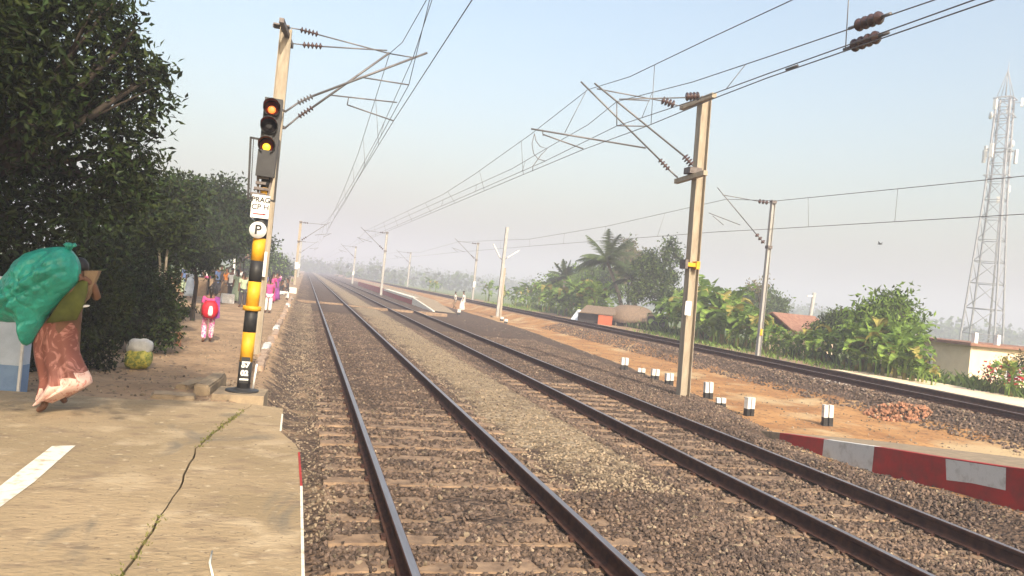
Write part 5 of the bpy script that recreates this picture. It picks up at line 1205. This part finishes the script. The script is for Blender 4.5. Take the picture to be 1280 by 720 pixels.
def person(loc, rz, h, pose, label, top, bottom, skirt=False, scarf=None, hairlong=True, group=None, lean=0, extra=None, bottom2=None):
    """height h; the figure faces +Y when rz = 0"""
    t = empty('person', loc, rz, label, 'person', group); s = h / 1.65
    hip, kn, an = .88, .47, .07
    if pose == 'walk': La, Ra = (.16, -.18), (.05, .12)
    elif pose == 'stand': La, Ra = (.02, .0), (.0, .02)
    if pose == 'sit':
        hz_ = .45; V_ = [(0,0,hz_),(0,-.02,hz_+.25),(0,0,hz_+.5),(0,.0,hz_+.58),(0,.03,hz_+.70),(0,.02,hz_+.78),
              (-.1,.0,hz_),(-.12,.38,hz_+.06),(-.12,.40,.07),(-.12,.52,.04),(.1,.0,hz_),(.12,.38,hz_+.06),(.12,.42,.07),(.12,.54,.04),
              (-.18,0,hz_+.48),(-.23,.05,hz_+.22),(-.16,.26,hz_+.12),(-.12,.33,hz_+.10),(.18,0,hz_+.48),(.23,.05,hz_+.22),(.16,.26,hz_+.12),(.12,.33,hz_+.10)]
    else:
        lk, lf = La; rk, rf = Ra
        V_ = [(0,0,hip),(0,.01,hip+.24),(0,.02,hip+.48),(0,.03,hip+.56),(0,.045,hip+.66),(0,.04,hip+.74),
              (-.09,0,hip-.06),(-.10,lk,kn),(-.10,lf,an+.02),(-.11,lf+.13,.035),(.09,0,hip-.06),(.10,rk,kn),(.10,rf,an+.02),(.11,rf+.13,.035),
              (-.17,.01,hip+.45),(-.21,-.04 if pose == 'walk' else 0,hip+.20),(-.20,.05,hip-.03),(-.20,.07,hip-.12),(.17,.01,hip+.45),(.21,.06,hip+.20),(.20,.16,hip+.02),(.20,.19,hip-.06)]
    V_ = [Vector(v) * s for v in V_]
    if lean:
        V_ = [Vector((v.x, v.y + max(0, v.z - hip * s) * lean, v.z)) for v in V_]
    E_ = [(0,1),(1,2),(2,3),(3,4),(4,5),(0,6),(6,7),(7,8),(8,9),(0,10),(10,11),(11,12),(12,13),(2,14),(14,15),(15,16),(16,17),(2,18),(18,19),(19,20),(20,21)]
    Rr = [(.13,.10),(.12,.09),(.13,.085),.048,(.075,.092),(.065,.075),.082,.058,.042,.036,.082,.058,.042,.036,.055,.042,.034,.026,.055,.042,.034,.026]
    sc_ = lambda r_: tuple(q * s for q in r_) if isinstance(r_, tuple) else r_ * s
    b = skin_mesh('body', V_, E_, [sc_(r_) for r_ in Rr], parent=t)
    # clothes
    idx = [0,1,2,14,15,18,19]; mp = {a: i for i, a in enumerate(idx)}
    ve = [V_[i] for i in idx]; ve[4] = V_[14].lerp(V_[15], .75); ve[6] = V_[18].lerp(V_[19], .75); ve[2] = V_[2] - Vector((0,0,.02)) * s
    skin_mesh('shirt', ve + [V_[0] - Vector((0, 0, .10)) * s], [(0,1),(1,2),(2,3),(3,4),(2,5),(5,6),(0,7)], [sc_(q) for q in ((.155,.125),(.14,.11),(.148,.10),.072,.062,.072,.062,(.15,.12))], k=top, parent=t)
    if skirt and pose != 'sit':
        n = 28; rg_ = []
        for i, z_ in enumerate((.98, .85, .7, .5, .3, .10)):
            tt_ = i / 5; fy = V_[7].y * (1 - abs(tt_ - .6)) if pose == 'walk' else 0
            rg_.append([Vector((math.cos(a) * (.15 + .10 * tt_) * (1 + .07 * tt_ * math.sin(7 * a)), math.sin(a) * (.12 + .13 * tt_) * (1 + .07 * tt_ * math.sin(6 * a + 1)) + fy * .5, z_)) * s for a in [2*math.pi*j/n for j in range(n)]])
        MB().rings(rg_, bottom, ks=[bottom]*4 + [bottom2 or bottom]).build('skirt', t)
    else:
        ids = [0,6,7,8,10,11,12]; vv = [V_[i].copy() for i in ids]; vv[3] = V_[7].lerp(V_[8], .93); vv[6] = V_[11].lerp(V_[12], .93)
        skin_mesh('trousers', vv, [(0,1),(1,2),(2,3),(0,4),(4,5),(5,6)], [sc_(q) for q in ((.15,.12),.105,.085,.072,.105,.085,.072)], k=bottom, parent=t)
    hc = V_[4].lerp(V_[5], .6)
    mb = MB(); n = 16; rg_ = []
    for i in range(7):
        a = -.15 + i * (math.pi/2 + .13) / 6; rg_.append([hc + Vector((math.cos(j*2*math.pi/n) * .088 * math.cos(a), -.016 + math.sin(j*2*math.pi/n) * .098 * math.cos(a), .098 * math.sin(a) + .012)) * s for j in range(n)])
    mb.rings(rg_, 'hair')
    if hairlong: mb.tube([hc + Vector((0,-.08,.0)) * s, hc + Vector((0,-.105,-.10)) * s, hc + Vector((0,-.10,-.26)) * s], [.055*s, .045*s, .02*s], 'hair', 8)
    mb.build('hair', t)
    if scarf:
        mb = MB(); p0 = V_[18] + Vector((0, -.09, .04)) * s; mb.add([p0 + Vector((-.06,0,.02))*s, p0 + Vector((.08,.0,0))*s, p0 + Vector((.12,-.05,-.6))*s, p0 + Vector((-.02,-.06,-.65))*s, p0 + Vector((-.06,-.02,.02))*s, p0 + Vector((.08,-.02,0))*s, p0 + Vector((.12,-.07,-.6))*s, p0 + Vector((-.02,-.08,-.65))*s], [(0,1,2,3),(4,7,6,5),(0,4,5,1),(1,5,6,2),(2,6,7,3),(3,7,4,0)], scarf); mb.build('scarf', t)
    return t, V_

# girl with the red backpack
gp_ = atZ(258, 428, gz(-2.1, 18)); girl, gv = person(gp_, .15, 1.34, 'walk', 'girl with a big red backpack walking away along the dirt path in pink printed clothes', 'pink', 'printed', scarf='purple')
bk = MB(); rg_ = []
for i in range(9):
    t = i / 8; z_ = .60 + .42 * t; e = math.sin(math.pi * (t * .86 + .07)) ** .45
    rg_.append([Vector((math.copysign(abs(math.cos(a)) ** .7, math.cos(a)) * .19 * e, -.17 + math.copysign(abs(math.sin(a)) ** .8, math.sin(a)) * .115 * e, z_)) for a in [2*math.pi*j/24 for j in range(24)]])
bk.rings(rg_, 'redbag'); bko = bk.build('backpack'); bko.location = gp_; bko.rotation_euler = (0, 0, .15); tag(bko, 'round red school backpack with a white panel, worn by the girl on the path', 'backpack')
mb = MB(); rg_ = []
for i in range(6):
    t = i / 5; e = math.sin(math.pi * (t * .8 + .1)) ** .5; rg_.append([Vector((.01 + math.cos(a) * .065 * e, -.262 + math.sin(a) * .035 * e, .66 + .24 * t)) for a in [2*math.pi*j/14 for j in range(14)]])
mb.rings(rg_, 'whitecloth'); mb.build('pocket', bko)
for s_ in (-.10, .10): MB().tube([(s_, -.10, 1.0), (s_, .0, 1.045), (s_, .09, .96), (s_, .10, .80), (s_, .02, .68)], .018, 'darkcloth', 8).build('strap', bko)

# people in white beyond the middle track
p = atZ(578, 389, -.46); p.z = gz(p.x, p.y); person(p, 1.2, 1.75, 'walk', 'person in flowing white robe crossing between the tracks', 'whitecloth', 'whitecloth', skirt=True, scarf='whitecloth', hairlong=False)
p = atZ(568, 387, -.46); p.z = gz(p.x, p.y); person(p, 1.2, 1.55, 'walk', 'smaller person in white walking to the left of the one in the flowing robe', 'whitecloth', 'card', hairlong=False)

# people at the platform edge, far
def far_p(px, py, rz, h, pose, label, a, b_, **kw):
    p = atZ(px, py, 0.0); p.z = gz(p.x, p.y); return person(p, rz, h, pose, label, a, b_, **kw)
gcr = 'people at the far end of the footpath'
far_p(334, 391, .2, 1.5, 'stand', 'child in pale trousers standing just right of the signal post', 'pink', 'whitecloth', group=gcr)
far_p(338, 378, -.5, 1.6, 'stand', 'woman in bright pink at the right of the signal post', 'pink', 'pink', skirt=True, group=gcr)
far_p(330, 374, .4, 1.6, 'stand', 'person in blue behind the woman in bright pink', 'blue', 'purple', group=gcr)
far_p(344, 376, 2.6, 1.6, 'stand', 'woman in purple saree beside the one in bright pink', 'purple', 'purple', skirt=True, group=gcr)
far_p(351, 374, -1.2, 1.5, 'sit', 'seated person in dark clothes, rightmost but one by the platform edge', 'darkcloth', 'whitecloth', group=gcr)
far_p(358, 371, 1.5, 1.6, 'sit', 'seated person in dark top nearest the white painted kerb stones', 'darkcloth', 'darkcloth', group=gcr)
far_p(346, 370, .5, 1.6, 'stand', 'person in pale pink between the purple saree and the seated people', 'printed', 'blue', group=gcr)
far_p(302, 384, .5, 1.55, 'stand', 'person in pale green against the left side of the signal post', 'greencloth', 'darkcloth', group=gcr)
far_p(294, 378, .8, 1.6, 'stand', 'person in white shirt and pale green cloth left of the signal post', 'greencloth', 'greencloth', skirt=True, group=gcr)
far_p(287, 374, -.6, 1.6, 'stand', 'man in white shirt and dark trousers among the crowd by the stalls', 'whitecloth', 'darkcloth', hairlong=False, group=gcr)
far_p(281, 372, 2.2, 1.6, 'stand', 'woman in orange among the crowd by the stalls', 'orangecloth', 'card', skirt=True, group=gcr)
far_p(270, 370, 1.2, 1.65, 'stand', 'man in blue shirt right behind the girl with the backpack', 'blue', 'darkcloth', hairlong=False, group=gcr)
far_p(275, 366, 1.2, 1.65, 'stand', 'dark clothed man behind the one in blue shirt', 'darkcloth', 'darkcloth', hairlong=False, group=gcr)
far_p(258, 364, .3, 1.6, 'stand', 'woman in white and pink under the dark stall roof', 'whitecloth', 'pink', skirt=True, group=gcr)
far_p(250, 363, -1.4, 1.65, 'stand', 'man in pale shirt just right of the slim dark trunk', 'sheet', 'darkcloth', hairlong=False, group=gcr)
far_p(263, 362, -.4, 1.65, 'stand', 'man in cream shirt beneath the dark stall roof', 'card', 'blue', hairlong=False, group=gcr)
far_p(236, 372, .3, 1.6, 'stand', 'woman in pale blue left of the slim dark trunk', 'sheet', 'sheet', skirt=True, group=gcr)
far_p(229, 368, .9, 1.6, 'stand', 'person in grey leftmost in the crowd', 'blue', 'greencloth', group=gcr)
far_p(297, 368, .9, 1.7, 'stand', 'tall man in white behind the pale green figures', 'whitecloth', 'whitecloth', hairlong=False, group=gcr)
# white cloths near them
for (x, y, lb) in ((284, 378, 'white bundle on the path left of the signal post'), (365, 366, 'white block on the kerb stones by the seated people'), (140+7, 0, None)):
    if lb:
        p = atZ(x, y, 0); block('bundle', (p.x, p.y, gz(p.x, p.y) + .2), (.55, .4, .45), .3, lb, 'whitecloth', seed=int(x), group=None, cat='bundle')

# the woman carrying the green sack: local x = to the right in the picture, y = away from the viewer
fp = atZ(56, 515, .355); fp.z = .352; wd = (fp - Vector((0, 0, EYE))).dot(fwd); MPP = wd / F
wo = empty('person', fp, -PSI, 'woman in terracotta saree with pale pink border, walking under a big green sack', 'person')
def q2(x, y, dep=0):
    dx, dy = x - 56, y - 515; u = dx * cr + dy * sr; v = -dx * sr + dy * cr; return Vector((u * MPP, dep, -v * MPP))
# body: hips at y~405, shoulders ~352
hipc = q2(80, 408, .02); chest = q2(92, 372, .03); neck = q2(98, 350, .04); head = q2(95, 336, .06); htop = q2(95, 328, .06)
kL, fL = q2(63, 462, .02), q2(54, 507, 0); kR, fR = q2(82, 462, .10), q2(64, 500, .18)
V_ = [hipc, chest, q2(98, 357, .03), neck, head, htop, q2(74, 412, -.04), kL, fL, q2(47, 514, -.01) + Vector((0, .0, .02)), q2(84, 412, .1), kR, fR, q2(66, 507, .22),
      q2(90, 358, -.08), q2(107, 356, .10), q2(115, 374, .10), q2(116, 356, .02), q2(108, 346, -.06), q2(80, 362, -.2), q2(76, 345, -.3), q2(78, 335, -.38)]
V_[9] = q2(46, 515, .0) + Vector((0, 0, .012)); V_[8] = q2(55, 508, .0); 
E_ = [(0,1),(1,2),(2,3),(3,4),(4,5),(0,6),(6,7),(7,8),(8,9),(0,10),(10,11),(11,12),(12,13),(2,14),(2,15),(15,16),(16,17),(17,18),(14,19),(19,20),(20,21)]
Rr = [(.13,.11),(.115,.09),(.12,.085),.045,(.078,.09),(.06,.07),.085,.055,.036,.03,.085,.055,.036,.03,.055,.055,.04,.032,.024,.042,.034,.024]
skin_mesh('body', V_, E_, Rr, parent=wo)
# blouse
ve = [q2(78, 400, .02), chest, V_[2], V_[14], V_[14].lerp(V_[19], .8), V_[15], V_[15].lerp(V_[16], .8)]
skin_mesh('blouse', ve, [(0,1),(1,2),(2,3),(3,4),(2,5),(5,6)], [(.145,.12),(.135,.11),(.135,.10),.068,.058,.068,.056], k='olive', parent=wo)
mb = MB(); hr = head + Vector((0, 0, .02))
mb.rings([[hr + Vector((math.cos(j*2*math.pi/16) * .088 * math.cos(a), math.sin(j*2*math.pi/16) * .095 * math.cos(a) - .01, .10 * math.sin(a))) for j in range(16)] for a in [-.3 + i*.31 for i in range(7)]], 'hair')
mb.build('hair', wo)
# skirt outline measured off the photo: left edge, right edge, by height
prof_ = [(398, 60, 95), (410, 47, 93), (425, 40, 92), (440, 41, 94), (452, 43, 99), (462, 46, 104), (470, 48, 108), (478, 50, 109), (486, 51, 96), (494, 52, 80), (500, 53, 68)]
rows = []
for i, (y, xl, xr) in enumerate(prof_):
    tt_ = i / (len(prof_) - 1); c_ = q2((xl + xr) / 2, y); hw = (xr - xl) / 2 * MPP; dpth = .15 + .10 * tt_
    # the hem runs up to the right, so every ring tilts
    ring = []
    for j in range(48):
        a = 2 * math.pi * j / 48; f_ = 1 + (.06 + .09 * tt_) * math.sin(8 * a + tt_ * 2.4) + .05 * tt_ * math.sin(19 * a + 1)
        x_ = math.cos(a) * hw * (1 + .02 * math.sin(9 * a)); y_ = math.sin(a) * dpth * f_
        ring.append(c_ + Vector((x_, y_ + .05, .02 * tt_ * math.sin(5 * a))))
    rows.append(ring)
# the pale border follows the hem: faces near the bottom and the blown right side
mb = MB(); n = 48; o0 = len(mb.v)
mb.v = [tuple(p) for r_ in rows for p in r_]
for i in range(len(rows) - 1):
    for j in range(n):
        pc_ = (rows[i][j] + rows[i+1][(j+1) % n]) / 2
        # hem line from (48,500) to (108,470) in the picture
        hx_ = (pc_.x / MPP); hem_z = q2(56 + hx_, 497 - max(0, hx_ + 2) * .46).z
        k = 'border' if (pc_.z < hem_z + .075) else 'saree'
        mb.f.append((i*n+j, i*n+(j+1)%n, (i+1)*n+(j+1)%n, (i+1)*n+j)); mb.mi.append(mb._m(k)); mb.sm.append(True)
mb.build('skirt', wo)
# saree end over the shoulder
mb = MB(); cc = [(102, 350, -.03), (99, 366, -.07), (93, 384, -.09), (84, 401, -.10)]; wv = [.065, .10, .115, .125]
rr1 = []
for (x, y, dd), w_ in zip(cc, wv): c_ = q2(x, y, dd); rr1.append([c_ + Vector((math.cos(a) * w_ * 1.2, math.sin(a) * .03, math.cos(a) * .03)) for a in [2*math.pi*j/14 for j in range(14)]])
mb.rings(rr1, 'olive'); mb.build('drape', wo)
# fingers of the raised right hand, closing on the sack
hb = V_[18]
for i in range(4):
    o_ = Vector((-.018 + .012 * i, 0, .022 - .018 * i)); L = (.075, .085, .08, .062)[i]
    MB().tube([hb + o_ * .6, hb + o_ + Vector((-L*.5, -.02, .008)), hb + o_ + Vector((-L*.85, -.005, -.006)), hb + o_ + Vector((-L, .02, -.014))], [.0115, .0105, .0095, .007], 'skin', 8).build('finger', wo)
MB().tube([hb + Vector((0, .01, -.01)), hb + Vector((-.03, .035, -.03)), hb + Vector((-.055, .03, -.02))], [.013, .012, .009], 'skin', 8).build('finger', wo)
# sack: pillow inflated from its outline
out = [(-8, 382), (2, 366), (18, 345), (34, 325), (45, 316), (60, 311), (80, 309), (92, 309), (97, 313), (103, 320), (107, 334), (105, 350), (98, 360), (86, 372), (74, 386), (66, 395), (60, 408), (53, 419), (48, 428), (43, 431), (39, 424), (38, 412), (35, 402), (20, 402), (4, 400), (-6, 394)]
def inflate(name, outline, thick, dep, k, parent, step=2.2, crease=.02, res_rel=None):
    P2 = np.array([q2(x, y)[:][0::2] for x, y in outline]); 
    n = len(P2); A = P2; B_ = np.roll(P2, -1, 0)
    x0, z0 = P2.min(0); x1, z1 = P2.max(0); st_ = step * MPP
    def inside(p):
        c = False
        for i in range(n):
            (xa, za), (xb, zb) = A[i], B_[i]
            if (za > p[1]) != (zb > p[1]) and p[0] < (xb - xa) * (p[1] - za) / (zb - za) + xa: c = not c
        return c
    def dist(p):
        d = B_ - A; t = np.clip(((p - A) * d).sum(1) / (d * d).sum(1), 0, 1); return float(np.min(np.linalg.norm(A + d * t[:, None] - p, axis=1)))
    # polar rings from the centre keep a clean outline
    c = np.array([P2[:, 0].mean() + .0, P2[:, 1].mean()]); rings2 = 30; m = 150
    # resample outline
    L = np.r_[0, np.cumsum(np.linalg.norm(B_ - A, axis=1))]; tq = np.linspace(0, L[-1], m, endpoint=False); cl = np.vstack([P2, P2[:1]])
    ox = np.interp(tq, L, cl[:, 0]); oz = np.interp(tq, L, cl[:, 1])
    front, back = [], []
    R_ = .30
    V_ = []; F_ = []
    for sgn in (-1, 1):
        base = len(V_)
        for i in range(rings2 + 1):
            t = i / rings2
            for j in range(m):
                p = c + (np.array([ox[j], oz[j]]) - c) * (1 - t); d_ = dist(p) if i else 0
                e = math.sqrt(max(0, 1 - (1 - min(1, d_ / R_)) ** 2)) * (.75 + .25 * min(1, d_ / .22)); al = p[0] * .8 + p[1] * .6; ac = -p[0] * .6 + p[1] * .8
                w_ = noise.noise(Vector((p[0] * 3 + 3, p[1] * 2.5, sgn * 2))) * .05 + crease * (.5 - abs(noise.noise(Vector((al * 2.2, ac * 9, 7 + sgn)))) * 2) * .55 + crease * (.4 - abs(noise.noise(Vector((al * 9 + ac * 3, ac * 5, 1 + sgn)))) * 2) * .34 + crease * (.3 - abs(noise.noise(Vector((al * 17 - ac * 11, ac * 15 + al * 5, 4 + sgn)))) * 2) * .22
                V_.append((p[0], dep + sgn * (thick * e) + w_ * e, p[1]))
        for i in range(rings2):
            for j in range(m):
                a, b_, c_, d2 = base+i*m+j, base+i*m+(j+1)%m, base+(i+1)*m+(j+1)%m, base+(i+1)*m+j
                F_.append((a, b_, c_, d2) if sgn > 0 else (a, d2, c_, b_))
    mb = MB(); mb.add(V_, F_, k, True); o = mb.build(name, parent); return o
sk_ = inflate('sack', out, .30, -.12, 'bag', None, crease=.10); sk_.location = fp; sk_.rotation_euler = (0, 0, -PSI)
tag(sk_, 'big shiny green plastic sack carried on the back and head of the walking woman', 'sack')
mb = MB()
for a in range(5):
    d_ = q2(94, 311, -.12); mb.tube([d_ + Vector((0, 0, -.03)), d_ + Vector((.015 + .02 * math.cos(a*1.3), .03 * math.sin(a*1.3), .02)), d_ + Vector((.02 + .05 * math.cos(a*1.3), .05 * math.sin(a*1.3), .045))], [.022, .014, .02], 'bag', 7)
mb.build('knot', sk_)
cb = [q2(x, y, -.02) for x, y in ((107, 338), (125, 338), (110, 373), (104, 378))]
mb = MB(); mb.add([p for p in cb] + [p + Vector((0, .05, 0)) for p in cb], [(0,3,2,1),(4,5,6,7),(0,1,5,4),(1,2,6,5),(2,3,7,6),(3,0,4,7)], 'card'); o = mb.build('cardboard_sheet'); o.location = fp; o.rotation_euler = (0, 0, -PSI); tag(o, 'brown folded sheet held at the shoulder of the woman with the green sack', 'cardboard')
mb = MB(); mb.rings([[q2(x, y, -.06) + Vector((math.cos(a)*r_*1.3, math.sin(a)*r_, math.sin(a)*r_*.3)) for a in [2*math.pi*j/12 for j in range(12)]] for x, y, r_ in ((98, 384, .02), (103, 382, .035), (110, 382, .035), (115, 381, .01))], 'whitecloth'); o = mb.build('white_cloth'); o.location = fp; o.rotation_euler = (0, 0, -PSI); tag(o, 'small white cloth hanging below the brown sheet of the walking woman', 'cloth')

# sacks standing at the path's edge
def lumpy(name, p, rx, ry, rz_, k, parent=None, seed=1, sq=.55):
    rg_ = []
    for i in range(12):
        b_ = -math.pi/2 + math.pi * i / 11; cb_ = max(.05, math.cos(b_)) ** sq; rg_.append([Vector((math.copysign(abs(math.cos(a)) ** sq, math.cos(a)) * rx * cb_, math.copysign(abs(math.sin(a)) ** sq, math.sin(a)) * ry * cb_, math.copysign(abs(math.sin(b_)) ** .8, math.sin(b_)) * rz_)) * (1 + .16 * noise.noise(Vector((math.cos(a) * 1.6, math.sin(a) * 1.6 + b_, seed))) - .07 * abs(noise.noise(Vector((math.cos(a) * 5, math.sin(a) * 5, b_ * 3 + seed))))) for a in [2*math.pi*j/40 for j in range(40)]])
    o = MB().rings(rg_, k).build(name, parent); o.location = p; return o
p = atZ(170, 457, gz(-2.5, 13.2)); z0 = gz(p.x, p.y)
o = lumpy('sack', (p.x, p.y + .15, z0 + .17), .22, .19, .18, 'sacky', seed=3); tag(o, 'yellow and green patterned sack on the path edge, under the white one', 'sack', 'sacks left at the path edge')
o = lumpy('sack', (p.x + .0, p.y + .17, z0 + .38), .21, .17, .13, 'sackw', seed=5); tag(o, 'pale grey white sack lying on top of the yellow one', 'sack', 'sacks left at the path edge')
# stone near the bush
p = atZ(222, 430, 0); block('stone', (p.x, p.y, gz(p.x, p.y) + .12), (.12, .2, .34), .3, 'reddish upright stone at the end of the dark bush', 'brick', seed=44, group=None, cat='stone')

# far small bird
bp_ = atD(1100, 305, 55); mb = MB(); mb.rings([[Vector((t_*.2, math.cos(a)*r_, math.sin(a)*r_)) for a in [2*math.pi*j/10 for j in range(10)]] for t_, r_ in ((-1, .01), (-.5, .04), (0, .055), (.5, .04), (.8, .03), (1.05, .005))], 'darkcloth')
mb.add([(-.05,.03,.03),(.09,.03,.03),(.0,.30,.16),(-.06,.28,.15)], [(0,1,2,3)], 'darkcloth'); mb.add([(-.05,-.03,.03),(.09,-.03,.03),(.0,-.30,.16),(-.06,-.28,.15)], [(0,3,2,1)], 'darkcloth')
o = mb.build('bird'); o.location = bp_; o.rotation_euler = (0, 0, 1.9); tag(o, 'tiny dark bird flying in the open sky left of the lattice tower', 'bird')
